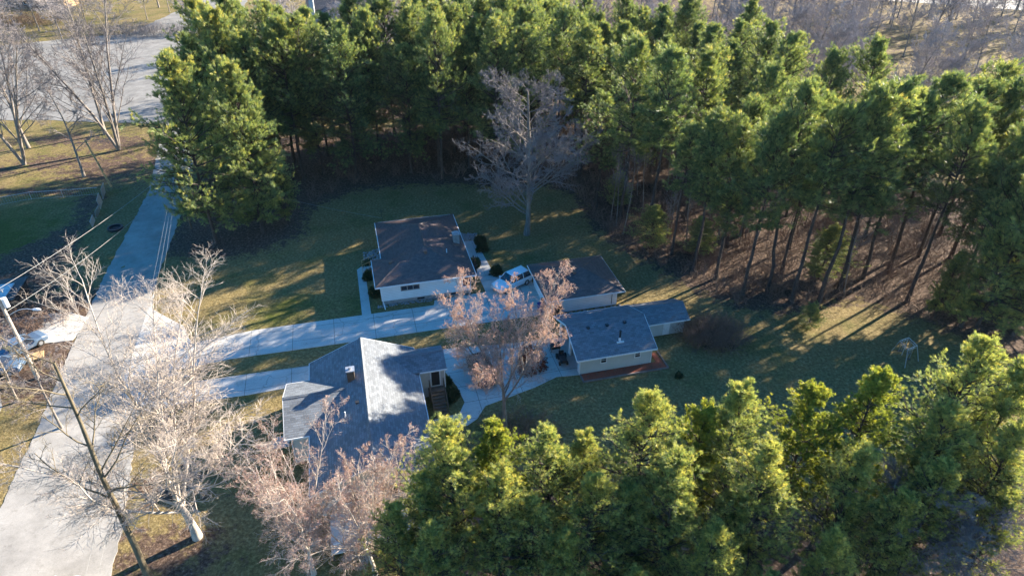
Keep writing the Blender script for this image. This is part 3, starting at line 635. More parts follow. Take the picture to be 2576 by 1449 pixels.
def tufts(rng, C, Dr, nb, ln, wd, spread=0.8, tint=None):
    n = len(C); d = norm(Dr[:, None]+rng.normal(0, spread, (n, nb, 3)))
    s = norm(np.cross(d, rng.normal(0, 1, (n, nb, 3)))); l = ln*rng.uniform(0.6, 1.2, (n, nb, 1)); w_ = wd*rng.uniform(0.7, 1.3, (n, nb, 1))
    c = C[:, None]+rng.normal(0, ln*0.18, (n, nb, 3))
    V = np.stack([c-s*w_, c+s*w_, c+d*l], 2).reshape(-1, 3); F = np.arange(n*nb*3).reshape(-1, 3)
    t = np.repeat(tint if tint is not None else rng.random(n), nb*3)+rng.normal(0, 0.05, n*nb*3)
    return V, F, np.clip(t, 0, 1)

def make_pine(name, seed, h=22.0, cb=0.35, Rc=3.4, dens=1.0, nb=12, ln=0.3, wd=0.035, near=False, nm='needle', droop=0.0, top=0.45, yel=0.0):
    rng = np.random.default_rng(seed)
    root = empty(name, (0, 0, 0))
    # trunk
    n = 14; z = np.linspace(0, h, n); P = np.zeros((1, n, 3)); P[0, :, 2] = z
    P[0, :, :2] = np.cumsum(rng.normal(0, 0.055, (n, 2)), 0); P[0, :3, :2] = 0
    rt = h*0.0095; Rd = np.maximum(rt*(1-z/h)**0.8, 0.02)[None]; Rd[0, 0] *= 1.35
    parts = [tubes(P, Rd, 8)]
    def at(zz): return np.stack([np.interp(zz, z, P[0, :, 0]), np.interp(zz, z, P[0, :, 1]), zz], -1)
    # whorls
    zz = []; c0 = cb*h; q = c0
    while q < h-0.25: zz += [q+rng.normal(0, 0.08)]*int(rng.integers(4, 7)); q += rng.uniform(0.42, 0.75)
    zz = np.array(zz); t = (zz-c0)/(h-c0); az = rng.random(len(zz))*2*np.pi
    asym = 1+0.25*np.cos(az-rng.random()*6.28)
    L = Rc*(np.clip(1-t**2.4, 0, 1)**0.65)*(0.6+0.4*np.clip(t*4, 0, 1))*rng.uniform(0.6, 1.15, len(zz))*asym+0.35
    L *= rng.choice([1, 1, 1, 1.2, 0.75], len(zz))
    el = R(-6-droop)+t**0.8*R(66)*top/0.45+rng.normal(0, R(8), len(zz))
    d = np.stack([np.cos(el)*np.cos(az), np.cos(el)*np.sin(az), np.sin(el)], -1); p = at(np.clip(zz, 0, h-0.1)); r = 0.012*L+0.018
    lv = [dict(n=5, w=0.07, up=0.05, tp=0.25, k=max(4, int(9*dens)), t0=0.25, drop=0.05), dict(n=2, w=0.1, up=0.06, tp=0.4, a=48, as_=10, lr=0.42, sh=0.55, rr=0.6, rmin=0.012, flat=0.35)]
    o = grow(rng, p, d, L, r, lv)
    parts.append(tubes(o[0][0], o[0][1], 4)); parts.append(tubes(o[1][0], o[1][1], 3))
    # dead snags below the crown
    ns = 26; zs = rng.uniform(h*0.1, c0, ns); az = rng.random(ns)*6.28; dd_ = np.stack([np.cos(az), np.sin(az), rng.normal(0, .2, ns)], -1)
    o2 = grow(rng, at(zs), dd_, rng.uniform(0.6, 2.2, ns), np.full(ns, 0.022), [dict(n=3, w=0.15, up=-0.05, tp=0.3)])
    parts.append(tubes(o2[0][0], o2[0][1], 3))
    V, F = merge(parts); npmesh('trunk', V, F, M['pinebark'], root)
    # needles
    P2, _, D2 = o[1]; nt_ = 5 if near else 3
    Cs, Ds = [], []
    for f in np.linspace(0.25, 1.0, nt_):
        i0 = int(min(f*2, 1.999)); fr = f*2-i0
        Cs.append(P2[:, i0]*(1-fr)+P2[:, i0+1]*fr); Ds.append(D2[:, i0+1])
    P1, _, D1 = o[0]; Cs += [P1[:, 5], P1[:, 4]*0.5+P1[:, 5]*0.5]; Ds += [D1[:, 5]]*2
    C = np.concatenate(Cs); D = np.concatenate(Ds); C = C+rng.normal(0, 0.09 if near else 0.13, C.shape)
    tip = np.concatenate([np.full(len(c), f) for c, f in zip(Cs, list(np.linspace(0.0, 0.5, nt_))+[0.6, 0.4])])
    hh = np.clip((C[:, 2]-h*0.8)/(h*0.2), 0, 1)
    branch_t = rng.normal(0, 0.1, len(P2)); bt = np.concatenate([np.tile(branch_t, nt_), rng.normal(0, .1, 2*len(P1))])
    tint = np.clip(0.25+tip*0.4+bt+rng.normal(0, 0.13, len(C))+0.18*hh*(rng.random(len(C)) < 0.6)+yel, 0, 1)  # tips yellower as new needles, crown tops for sunlight painted into the tint
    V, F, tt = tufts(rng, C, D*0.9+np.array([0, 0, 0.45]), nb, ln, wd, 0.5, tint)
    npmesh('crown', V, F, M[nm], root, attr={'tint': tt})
    return root
def make_bare(name, seed, h=16, trunk=0.3, rt=0.3, spread=0.5, nl=11, lv=None, barkm='greybark', twigm='greytwig', bud=None, lean=(0, 0), twig=0.011, up=0.05, kids=(8, 7, 5), ang=42, lr1=0.75, lat=None, nbud=3, budsz=0.07, fork=None, vase=None):
    rng = np.random.default_rng(seed); root = empty(name, (0, 0, 0))
    d = norm(np.array([[lean[0], lean[1], 1.0]]))
    levels = [dict(n=9, w=0.035, up=0.02, tp=0.3, k=nl, t0=trunk, drop=0.0),
              dict(n=6, w=0.09, up=up, tp=0.3, k=kids[0], t0=0.25, a=ang, as_=12, lr=lr1, sh=0.6, rr=0.42, drop=0.05),
              dict(n=4, w=0.11, up=up*0.7, tp=0.35, k=kids[1], t0=0.2, a=40, lr=0.42, sh=0.45, rr=0.55, rmin=0.018, drop=0.05),
              dict(n=3, w=0.14, up=up*0.5, tp=0.5, k=kids[2], t0=0.2, a=42, lr=0.42, sh=0.4, rr=0.55, rmin=twig, drop=0.05),
              dict(n=2, w=0.18, up=up*0.5, tp=0.6, a=40, lr=0.5, sh=0.3, rr=0.7, rmin=twig*0.8)]
    if vase:
        levels[0].update(t0=0.62, k=vase[0], n=4, tp=0.6); levels[1].update(n=10, k=kids[0], t0=0.18, a=vase[1], lr=vase[2], sh=0.15, rr=0.5, w=0.085, tp=0.25); levels[2].update(lr=0.36, sh=0.55, a=42, n=5)
        o = grow(rng, np.array([[0, 0, -0.1]]), d, np.array([h*0.3]), np.array([rt]), levels); o[0][1][0, 0] *= 1.3
    elif fork:
        az = np.arange(fork)*2*np.pi/fork+rng.random()*6; d = norm(np.stack([np.cos(az)*0.32+lean[0], np.sin(az)*0.32+lean[1], np.ones(fork)], -1))
        p0 = np.zeros((fork, 3)); p0[:, 2] = -0.1
        o = grow(rng, p0, d, h*rng.uniform(0.75, 0.98, fork), np.full(fork, rt*0.7), levels)
    else: o = grow(rng, np.array([[0, 0, -0.1]]), d, np.array([h*1.0]), np.array([rt]), levels)
    if fork is None and not vase: o[0][1][0, 0] *= 1.4
    V, F = merge([tubes(o[0][0], o[0][1], 9), tubes(o[1][0], o[1][1], 5)]); npmesh('trunk', V, F, M[barkm], root, smooth=True)
    V, F = merge([tubes(o[2][0], o[2][1], 4), tubes(o[3][0], o[3][1], 3), tubes(o[4][0], o[4][1], 3)]); npmesh('crown', V, F, M[twigm], root)
    if bud:
        C = np.concatenate([o[4][0][:, 2], o[4][0][:, 1], o[3][0][:, 3]]); D = np.concatenate([o[4][2][:, 2], o[4][2][:, 1], o[3][2][:, 3]])
        V, F, tt = tufts(rng, C, D, nbud, budsz, budsz*0.3, 0.7); npmesh('buds', V, F, M[bud], root, attr={'tint': tt})
    return root
def make_bush(name, seed, rx, ry, hz, n=900, m='bush', ln=0.12, wd=0.03):
    rng = np.random.default_rng(seed); root = empty(name, (0, 0, 0))
    d = norm(rng.normal(0, 1, (n, 3))); d[:, 2] = np.abs(d[:, 2]); rr = rng.uniform(0.7, 1.08, n)[:, None]*(1+0.2*np.sin(3*np.arctan2(d[:, 1], d[:, 0])+seed))[:, None]
    C = d*rr*np.array([rx, ry, hz]); V, F, tt = tufts(rng, C, d, 7, ln, wd, 0.7)
    npmesh('foliage', V, F, M[m], root, attr={'tint': tt})
    ns = 14; az = rng.random(ns)*6.28; o = grow(rng, np.zeros((ns, 3)), norm(np.stack([np.cos(az)*0.7, np.sin(az)*0.7, np.ones(ns)], -1)), np.full(ns, hz*0.85), np.full(ns, 0.02), [dict(n=3, w=0.15, up=0, tp=0.4)])
    V, F = tubes(o[0][0], o[0][1], 3); npmesh('stem', V, F, M['browntwig'], root)
    return root
used = set()
def put(proto, x, y, s=1.0, rz=0.0, label=None, cat='tree', group=None, sz=None, tilt=(0, 0)):
    o = proto if proto.name not in used else copy_tree(proto); used.add(proto.name)
    o.location = (x, y, -0.03); o.scale = (s, s, s if sz is None else sz); o.rotation_euler = (tilt[0], tilt[1], rz)
    return tag(o, label, cat, group)

rnd = random.Random(11)
# ------------------------------------------------------------------ pines
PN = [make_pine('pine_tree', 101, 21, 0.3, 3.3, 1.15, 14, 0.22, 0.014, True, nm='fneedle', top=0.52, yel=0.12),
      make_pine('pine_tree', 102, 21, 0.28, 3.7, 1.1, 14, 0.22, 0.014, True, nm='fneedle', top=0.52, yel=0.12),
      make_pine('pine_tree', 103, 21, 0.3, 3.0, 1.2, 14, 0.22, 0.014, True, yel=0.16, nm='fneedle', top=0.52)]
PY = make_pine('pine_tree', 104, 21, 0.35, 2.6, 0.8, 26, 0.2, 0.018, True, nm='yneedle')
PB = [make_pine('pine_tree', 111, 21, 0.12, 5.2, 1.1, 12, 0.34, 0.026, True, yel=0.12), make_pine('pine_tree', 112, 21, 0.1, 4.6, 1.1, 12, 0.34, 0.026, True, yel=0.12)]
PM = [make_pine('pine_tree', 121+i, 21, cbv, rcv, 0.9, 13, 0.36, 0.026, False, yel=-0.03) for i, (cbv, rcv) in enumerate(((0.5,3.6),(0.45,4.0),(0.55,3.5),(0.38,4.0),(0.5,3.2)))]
def by_top(bx, by, ty): return ztop(G(bx, by), ty)
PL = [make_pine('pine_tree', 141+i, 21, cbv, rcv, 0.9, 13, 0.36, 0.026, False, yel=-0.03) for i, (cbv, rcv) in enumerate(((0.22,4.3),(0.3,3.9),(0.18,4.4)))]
# big cluster beside the road
LCL = [((545,612),150,PB[0],'full crowned light green pine by the road, nearest of its cluster'),
       ((662,585),165,PB[1],'full crowned pine right of the nearest roadside pine'),
       ((725,560),395,PB[0],'shorter bushy pine at right foot of the roadside cluster'),
       ((590,425),5,PB[1],'tallest pale topped pine at the back of roadside cluster'),
       ((560,455),110,PB[0],'pine on the road side of the cluster, behind the nearest'),
       ((625,470),30,PB[1],'inner pine of the roadside cluster under the tallest one'),
       ((600,520),230,PM[3],'slim pine hidden between the two full roadside pines')]
for i, (bp, ty, pr, lab) in enumerate(LCL):
    x, y = G(*bp); hgt = ztop((x, y), ty); s = hgt/21
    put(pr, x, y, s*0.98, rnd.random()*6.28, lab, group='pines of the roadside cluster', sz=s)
# stand behind and to the right
pts = []
rows = []
tries = 0
def okp(x, y, dmin): return all((x-a)**2+(y-b)**2 > dmin*dmin for a, b in pts)
edge = STAND[4:21]
def inST(x, y): return bool(inside(np.array([x]), np.array([y]), STAND)[0])
def dST(x, y): return float(sdf(np.array([x]), np.array([y]), STAND)[0])
# visible front row, at trunks seen in the photograph
FR = [(690,470,95),(765,455,60),(815,440,50),(905,425,70),(960,415,40),(1035,435,120),(1105,420,60),(1180,425,110),(1262,405,40),(1400,420,30),(1462,440,45),(1500,520,215),(1560,560,60),(1625,600,95),(1690,640,290),(1745,680,260),(1800,700,280),(1868,740,260),(1930,735,170),(1990,760,220),(2060,760,180),(2110,730,150),(2170,700,200),(2235,680,150),(2310,645,170),(2390,650,180),(2450,700,250)]
front = []
for bx, by, ty in FR:
    x, y = G(bx, by); hgt = min(24.5, max(15.5, ztop((x, y), ty))); pts.append((x, y)); front.append((x, y, hgt))
front.sort(key=lambda a: a[0])
for i, (x, y, hgt) in enumerate(front):
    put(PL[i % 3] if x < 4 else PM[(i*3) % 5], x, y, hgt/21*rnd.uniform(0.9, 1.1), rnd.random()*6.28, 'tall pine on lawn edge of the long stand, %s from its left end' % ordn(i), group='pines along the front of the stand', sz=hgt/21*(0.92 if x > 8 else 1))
inner = []
while tries < 6000 and len(inner) < 88:
    tries += 1
    x = rnd.uniform(-42, 66); y = rnd.uniform(56, 122)
    if not inST(x, y) or dST(x, y) < 1.6 or not okp(x, y, 4.4 if x < 6 else 5.2): continue
    if x < -24 and y < 92: continue
    if x > 46 and y < 66 and rnd.random() < 0.3: continue
    if x > 38+(100-y)*0.75 : continue
    pts.append((x, y)); inner.append((x, y))
inner += [(14,117),(22,119),(28,114),(35,108),(41,103),(30,124),(20,128),(8,123),(38,115)]
inner = [q for q in inner if min(math.hypot(q[0]-a, q[1]-b) for a, b in ((9.9,89.8),(46.7,81.5),(39.2,76.1),(18.3,86.3))) > 1.0]
for i, (x, y) in enumerate(inner):
    zone = 'left' if x < 0 else ('middle' if x < 25 else 'right')
    hgt = rnd.uniform(19.5, 24)*(0.9 if x > 8 else 1)
    put(PL[i % 3] if x < 4 or y > 92 else PM[i % 5], x, y, hgt/21*rnd.uniform(0.9, 1.1), rnd.random()*6.28, 'green pine inside the %s part of the long stand, behind its front row' % zone, group='pines inside the %s part of the stand' % zone, sz=hgt/21)
# dark low-branched pines at the right edge
RE = [((2440,860),PB[0],400,'dark low branched pine above the swing set'),((2545,840),PB[1],260,'dark low branched pine at the right frame edge'),((2520,720),PB[1],240,'dark pine behind the low branched one at right edge'),((2400,770),PM[3],330,'small dark pine at left of the right edge group'),((2640,760),PB[0],200,'dark pine half cut by the right frame edge'),((2350,800),PB[0],640,'short young pine in the shade above the swing set')]
for (bp, pr, ty, lab) in RE:
    x, y = G(*bp); hgt = min(21, max(5, ztop((x, y), ty))); put(pr, x, y, hgt/21, rnd.random()*6.28, lab, group='dark pines at the right edge', sz=hgt/21)
# young pines at the feet of the stand
YP = [(1640,620,5.5),(2060,700,6.5),(2030,830,3.0),(1750,640,5),(820,600,0),(1560,520,5)]
for i, (bx, by, hgt) in enumerate(YP):
    if hgt == 0: continue
    x, y = G(bx, by); put(PB[i % 2], x, y, hgt/21*1.9, rnd.random()*6.28, 'young green pine at the foot of the stand, %s from left' % ordn([1640,1560,1750,2060,2030].index(bx) if False else sorted([1640,2060,2030,1750,1560]).index(bx)), group='young pines under the stand', sz=hgt/21)
# foreground pines, by crown top
FGP = [(1130,1052,17,0,'foreground pine left of the yellow one, overlapping grey roof corner'),(1255,1062,15.5,3,'yellow green tufted foreground pine below the pink budded tree'),(1395,1075,15,1,'third foreground pine from the left, dense crown'),
       (1480,1080,13.5,2,'short foreground pine in the notch below the lawn'),(1640,972,17,1,'tall pointed foreground pine under the red mulch bed'),(1765,1000,15.5,3,'yellow foreground pine right of the pointed one'),
       (1885,955,17,2,'broad foreground pine with gold top in the middle of the row'),(2075,955,16,3,'dark tufted foreground pine left of the swing set'),(2215,925,17,3,'foreground pine with round yellow tufts just below the swing set'),
       (2400,1015,16,0,'foreground pine between swing set and right corner'),(2490,838,18.5,1,'tallest foreground pine at the right, bright top'),(2600,900,18,2,'foreground pine cut by the right frame edge'),
       (985,1265,12,2,'small yellowish foreground pine at left end of the row'),(1250,1170,15,0,'second line foreground pine with visible trunk'),(1500,1180,14,1,'second line foreground pine below the notch'),(1720,1130,16,0,'second line foreground pine under the pointed one'),
       (1960,1120,16,1,'second line foreground pine in the middle'),(2180,1110,15,2,'second line foreground pine below the swing set'),(2400,1150,14,0,'second line foreground pine near the right corner'),(2580,1080,15,1,'second line foreground pine at right frame edge'),
       (1080,1330,12,1,'low foreground pine at the bottom beside red twigs'),(1420,1330,12,2,'low foreground pine at bottom middle'),(1800,1320,13,0,'low foreground pine at bottom right of middle'),(2120,1330,12,2,'low foreground pine at bottom, left of the grey twigs'),(1580,1215,13,0,'second line foreground pine filling the gap right of centre'),(1870,1215,13,2,'second line foreground pine under the broad gold topped one'),(1350,1240,13,1,'second line foreground pine left of the bottom middle'),(2290,1225,12.5,0,'second line foreground pine above the grey twigs'),(1060,1175,13.5,2,'second line foreground pine at the grey roof corner'),(1610,1420,10,2,'lowest foreground pine at the bottom edge, right of centre'),(2560,1230,12,0,'low foreground pine at the right edge above grey twigs'),(1950,1430,10,0,'low foreground pine at the bottom edge, right third')]
for i, (px, py, z, k, lab) in enumerate(FGP):
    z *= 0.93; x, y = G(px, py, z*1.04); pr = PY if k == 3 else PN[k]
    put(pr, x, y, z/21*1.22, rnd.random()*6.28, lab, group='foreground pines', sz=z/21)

# ------------------------------------------------------------------ bare trees
b1 = make_bare('bare_tree', 201, 18.3, 0.14, 0.33, nl=40, kids=(12,10,7), ang=60, lr1=0.62, up=0.035, barkm='greybark', twigm='greytwig', twig=0.018)
put(b1, *G(1325,590), 1, 0.6, 'large grey bare tree standing alone on the lawn behind the houses')
b2 = make_bare('budding_tree', 202, 16.5, 0.2, 0.2, nl=20, kids=(21,11,7), ang=56, lr1=0.85, up=0.03, vase=(9,34,2.05), barkm='greybark', twigm='palewig', bud='bud', twig=0.0075, nbud=3, budsz=0.06)
put(b2, *G(1272,1090), 0.95, 4.6, 'pink budded maple over the parking pad beside the grey house', sz=1.14, tilt=(0, -0.07))
b3 = make_bare('bare_tree', 203, 21, 0.2, 0.27, nl=26, kids=(27,14,8), ang=52, lr1=0.8, up=0.03, vase=(9,29,2.95), barkm='palebark', twigm='palewig', bud='redbud', twig=0.0068, nbud=1, budsz=0.03)
put(b3, *G(497,1350), 1.15, 5.3, 'large pale bare maple in sun between road and grey house', sz=0.82, tilt=(0, 0.06))
b4 = make_bare('bare_tree', 204, 19, 0.42, 0.24, nl=12, kids=(7,7,5), ang=48, lr1=0.42, up=0.03, barkm='darkbark', twigm='darkbark', twig=0.01)
put(b4, *G(385,1470), 1.0, 0.9, 'tall dark ridged bare tree leaning over the road at lower left', tilt=(0.0, -0.04))
b5 = make_bare('red_twigged_tree', 205, 12, 0.12, 0.17, nl=16, kids=(16,10,8), ang=36, lr1=0.62, up=0.05, vase=(12,32,2.5), barkm='palebark', twigm='palewig', bud='redbud', twig=0.0085, nbud=2, budsz=0.05, fork=5)
xx, yy = G(720,1175,10.5); put(b5, xx, yy, 1.0, 0.3, 'red tipped many stemmed tree at bottom, left of the two')
xx, yy = G(880,1160,10.5); put(b5, xx+0.5, yy-0.5, 0.95, 2.3, 'red tipped many stemmed tree against the grey gable')
b6 = make_bare('bare_tree', 206, 24, 0.16, 0.36, nl=13, kids=(9,8,6), ang=30, lr1=0.62, up=0.06, barkm='greybark', twigm='greytwig', twig=0.018, fork=3)
put(b6, *G(300,378), 1.0, 0.2, 'wide three stemmed bare tree on leafy ground by the parking lot')
b7 = make_bare('bare_tree', 207, 22, 0.3, 0.26, nl=18, kids=(9,8,5), ang=36, lr1=0.5, up=0.05, barkm='greybark', twigm='greytwig', twig=0.017)
put(b7, *G(265,338), 0.98, 1.2, 'straight bare tree just behind the three stemmed one')
put(b6, *G(62,415), 1.0, 2.7, 'tall bare tree near the left frame edge above the lawn')
put(b7, *G(72,372), 0.95, 4.2, 'bare tree partly behind the one at left frame edge')
b8 = make_bare('bare_tree', 208, 13, 0.3, 0.2, nl=13, kids=(9,8,5), ang=55, lr1=0.5, up=0.0, barkm='greybark', twigm='greytwig', twig=0.016)
put(b8, *G(212,445), 1.0, 3.3, 'small crooked bare tree left of the wooden utility pole')
put(b7, *G(400,20), 0.85, 0.4, 'lone dark trunked tree on the far verge at top')
put(b8, *G(155,1075), 0.62, 0.4, 'small bare tree on the grass island by the left road')
put(b7, *G(-40,1040), 0.6, 2.4, 'bare tree cut by the left frame edge near the utility pole')
xx, yy = G(30,900,5); put(b8, xx-1.5, yy, 0.6, 1.4, 'small bare tree over the left driveway')
xx, yy = G(110,1330,10); put(b4, xx-9, yy-3, 0.85, 3.8, 'bare tree crossing the lower left corner')
# bottom right grey twigs
for i, (px, py, z, s, rz, lab) in enumerate([(2330,1270,9,0.55,0.4,'grey bare tree at lower right, left of its pair'),(2500,1290,9,0.55,2.2,'grey bare tree in the lower right corner'),(2260,1080,0,0.0,0,'')]):
    if s == 0: continue
    xx, yy = G(px, py, z); put(b1, xx, yy, s, rz, lab, group='grey bare trees at lower right')
# far bare wood
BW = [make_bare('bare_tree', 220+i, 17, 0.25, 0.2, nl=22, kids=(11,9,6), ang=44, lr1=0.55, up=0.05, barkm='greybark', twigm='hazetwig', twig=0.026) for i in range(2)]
n_ = 0; fp = []
def far(x, y, s, grp, lab):
    global n_
    put(BW[n_ % 2], x, y, s, rnd.random()*6.28, lab, group=grp); n_ += 1
while len(fp) < 62:
    x = rnd.uniform(52, 175); y = rnd.uniform(84, 225)
    if inST(x, y) or x < 38+(100-y)*0.75+5 and y < 104: continue
    if abs(x) > y*0.80: continue
    if y < 150 and x < 62 and y < 104: continue
    if any((x-a)**2+(y-b)**2 < 49 for a, b in fp): continue
    fp.append((x, y))
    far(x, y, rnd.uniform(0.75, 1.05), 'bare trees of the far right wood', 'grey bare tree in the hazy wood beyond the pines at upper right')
fp2 = []
while len(fp2) < 34:
    x = rnd.uniform(-75, 60); y = rnd.uniform(128, 215)
    if x < -48+(170-y)*0.25-10: continue
    if any((x-a)**2+(y-b)**2 < 50 for a, b in fp2): continue
    if abs(x-(-53)) < 14 and y > 180: continue
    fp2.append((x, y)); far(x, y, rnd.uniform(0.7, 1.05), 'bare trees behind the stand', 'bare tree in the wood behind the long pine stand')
fp3 = []
for k in range(16):
    x = -150+k*4.6+rnd.uniform(-2, 2); y = rnd.uniform(186, 215); far(x, y, rnd.uniform(0.45, 0.7), 'bare trees beyond the parking lot', 'small bare tree beyond the far side of the parking lot')
for k, (px, py) in enumerate([(40,180),(100,80),(160,110),(220,70)]):
    x, y = G(px, py); far(x, y, 0.8, 'trees on the lot verge', 'bare tree on the far lot verge, %s from left' % ordn(k))
put(b6, *G(2385,60), 0.55, 1.0, 'many stemmed dark tree on the green verge at top right')
sp = make_bare('bare_sapling', 231, 12, 0.35, 0.075, nl=12, kids=(5,4,3), ang=38, lr1=0.34, up=0.06, barkm='greybark', twigm='greytwig', twig=0.014)
c_ = 0
while c_ < 46:
    x = rnd.uniform(8, 56); y = rnd.uniform(58, 100)
    if not inST(x, y) or dST(x, y) < 1.2: continue
    put(sp, x, y, rnd.uniform(0.6, 1.1), rnd.random()*6.28, 'thin bare sapling among the pine trunks of the right stand', group='bare saplings among the pines'); c_ += 1
# undergrowth under the stand (uncountable twigs)
rng = np.random.default_rng(9)
nu = 1500; UX = rng.uniform(-30, 64, nu*4); UY = rng.uniform(57, 118, nu*4)
sd_ = sdf(UX, UY, STAND); k_ = np.where((sd_ > 0.5) & (rng.random(nu*4) < np.where(UX > 8, 1.0, 0.35)))[0][:nu]
p0 = np.stack([UX[k_], UY[k_], np.zeros(len(k_))], -1); p0 = np.repeat(p0, 5, 0)+rng.normal(0, 0.35, (len(k_)*5, 3))*[1,1,0]
dd_ = norm(np.stack([rng.normal(0, .5, len(p0)), rng.normal(0, .5, len(p0)), np.ones(len(p0))], -1))
o = grow(rng, p0, dd_, rng.uniform(0.8, 2.2, len(p0)), np.full(len(p0), 0.025), [dict(n=3, w=0.16, up=0, tp=0.5, k=6, t0=0.2), dict(n=2, w=0.2, up=0, tp=0.6, a=45, lr=0.5, sh=0.3, rr=0.7, rmin=0.018)])
V, F = merge([tubes(o[0][0], o[0][1], 3), tubes(o[1][0], o[1][1], 3)])
tag(npmesh('undergrowth', V, F, M['browntwig']), 'tangle of bare brown brush on the floor of the pine stand', 'undergrowth', kind='stuff')
# brush pile by shed, hedge on the left
def thicket(name, seed, x, y, rx, ry, hz, n, lab, m='browntwig', cat='shrub'):
    rng = np.random.default_rng(seed); a = rng.random(n)*6.28; r_ = np.sqrt(rng.random(n))
    p = np.stack([np.cos(a)*r_*rx, np.sin(a)*r_*ry, np.zeros(n)], -1); d = norm(np.stack([p[:, 0]/rx*0.6+rng.normal(0, .4, n), p[:, 1]/ry*0.6+rng.normal(0, .4, n), np.ones(n)], -1))
    o = grow(rng, p, d, rng.uniform(0.7, 1.1, n)*hz, np.full(n, 0.025), [dict(n=3, w=0.16, up=-0.05, tp=0.5, k=6, t0=0.25), dict(n=2, w=0.2, up=-0.02, tp=0.6, a=50, lr=0.45, sh=0.3, rr=0.7, rmin=0.012, k=3, t0=0.3) , dict(n=2, w=0.2, up=0, tp=0.6, a=45, lr=0.6, sh=0.3, rr=0.7, rmin=0.009)])
    V, F = merge([tubes(q[0], q[1], 3) for q in o]); ob = npmesh(name, V, F, M[m]); ob.location = (x, y, 0)
    return tag(ob, lab, cat)
thicket('bare_shrub', 1, *G(1795,852), 3.0, 2.2, 1.9, 260, 'round dark brown bare shrub right of the shed')
thicket('bare_shrub', 2, *G(1310,1090), 2.6, 1.6, 1.5, 110, 'bare brush round the foot of the pink budded maple')
thicket('bare_shrub', 3, *G(120,800), 2.6, 2.0, 1.6, 120, 'dark bare shrub beside the left driveway')
thicket('bare_shrub', 4, *G(20,835), 3.0, 1.2, 1.8, 140, 'brown bare shrub in front of the edge outbuilding')
thicket('bare_shrub', 5, -97, 184, 14, 3, 3.0, 400, 'long bare hedge along the far side of the parking lot', 'greytwig', 'hedge')
thicket('bare_shrub', 6, -136, 196, 12, 4, 3.5, 350, 'bare thicket in front of the far left house', 'browntwig', 'thicket')
# evergreen shrubs
bs = make_bush('shrub', 31, 0.65, 0.65, 0.95)
SB = [((930,672),1.0,'dark round shrub beside the tan railed front steps'),((928,700),1.05,'dark round shrub at corner of the front walk'),((944,742),1.0,'dark shrub below the left eave of brown-roofed house'),((1207,612),1.1,'dark clipped shrub at top of the side walk'),((1213,630),1.1,'second clipped shrub down the side walk'),((1195,668),1.0,'dark shrub beside the dark railed landing'),((1250,690),1.1,'dark shrub between side walk and white car'),
      ((1118,968),1.0,'green shrub right of the wooden steps'),((1135,1000),1.1,'reddish green shrub near the foot of the wooden steps')]
for (bp, s, lab) in SB: put(bs, *G(*bp), s, rnd.random()*6, lab, 'shrub')
rb = make_bush('red_leaved_tree', 77, 1.3, 1.3, 2.4, 1300, 'redbush', 0.14, 0.04)
put(rb, *G(1335,925), 1.0, 0, 'small red leaved ornamental tree on the parking pad edge', 'tree')
lf_ = make_bush('shrub', 78, 0.35, 0.35, 0.5, 200); put(lf_, *G(1707,948), 1, 0, 'tiny green plant on the lawn right of the mulch bed', 'plant')

# ------------------------------------------------------------------ rock beds and mulch bed
def rocks(name, P, n, lab, s=0.16, seed=1):
    rng = np.random.default_rng(seed); xs_ = [p[0] for p in P]; ys_ = [p[1] for p in P]; mb = MB(); c = 0
    while c < n:
        x, y = rng.uniform(min(xs_), max(xs_)), rng.uniform(min(ys_), max(ys_))
        if not inside(np.array([x]), np.array([y]), P)[0]: continue
        r_ = s*rng.uniform(0.5, 1.2); k = 6; V = []
        for (zz_, q) in ((0, 1), (0.45, 0.9), (0.75, 0.45)):
            for i in range(k): a = i*6.283/k+rng.normal(0, .15); V.append((x+math.cos(a)*r_*q*rng.uniform(.8, 1.2), y+math.sin(a)*r_*q, zz_*r_))
        F = [(l*k+i, l*k+(i+1) % k, (l+1)*k+(i+1) % k, (l+1)*k+i) for l in range(2) for i in range(k)]+[tuple(range(2*k, 3*k))]
        mb.add(V, F); c += 1
    o = mb.build(name, M['rock']); o.rotation_euler = (0, 0, HA); return tag(o, lab, 'rock bed', kind='stuff')
rocks('rock_bed', [(-0.2,71.2),(2.1,71.2),(2.1,74.8),(-0.1,74.2)], 170, 'grey rock bed at left side of brown-roofed house')
rocks('rock_bed', [(11.2,74),(13.9,73.9),(14.3,75.6),(11.2,76.6)], 170, 'grey rock bed at rear right corner of brown-roofed house', seed=2)
rocks('rock_bed', [(0.6,61.9),(10.8,61.9),(10.8,62.35),(0.6,62.35)], 190, 'narrow strip of stones under the white siding', 0.1, seed=3)
rocks('rock_bed', [(19.3,55.0),(26,55.0),(26,56.3),(19.3,56.3)], 130, 'dark stones between the two garages', 0.11, seed=4)
mbd = empty('mulch_bed', (*W(17.9,45.0), 0), HA, 'red mulch bed with timber edging along grey garage', 'flower bed')
MB().poly([(0.3,0.25),(8.6,0.25),(8.4,2.6),(7.95,2.6),(7.95,1.25),(0.3,1.25)], 0, 0.07).build('mulch', M['mulch'], mbd)
MB().box(0.15,8.75,0.08,0.22,0,0.14).box(8.63,8.77,0.223,2.7,0,0.14).box(0.15,0.28,0.223,1.2,0,0.14).build('timber_edging', M['timber'], mbd)
pb = MB(); rr_ = random.Random(3)
for i in range(9):
    x = 0.8+i*0.9; y = 0.5+rr_.random()*0.5
    for j in range(5): pb.tube((x,y,0.07),(x+rr_.uniform(-.2,.2),y+rr_.uniform(-.2,.2),0.4),0.012,0.006,4)
pb.build('dry_plant', M['browntwig'], mbd)

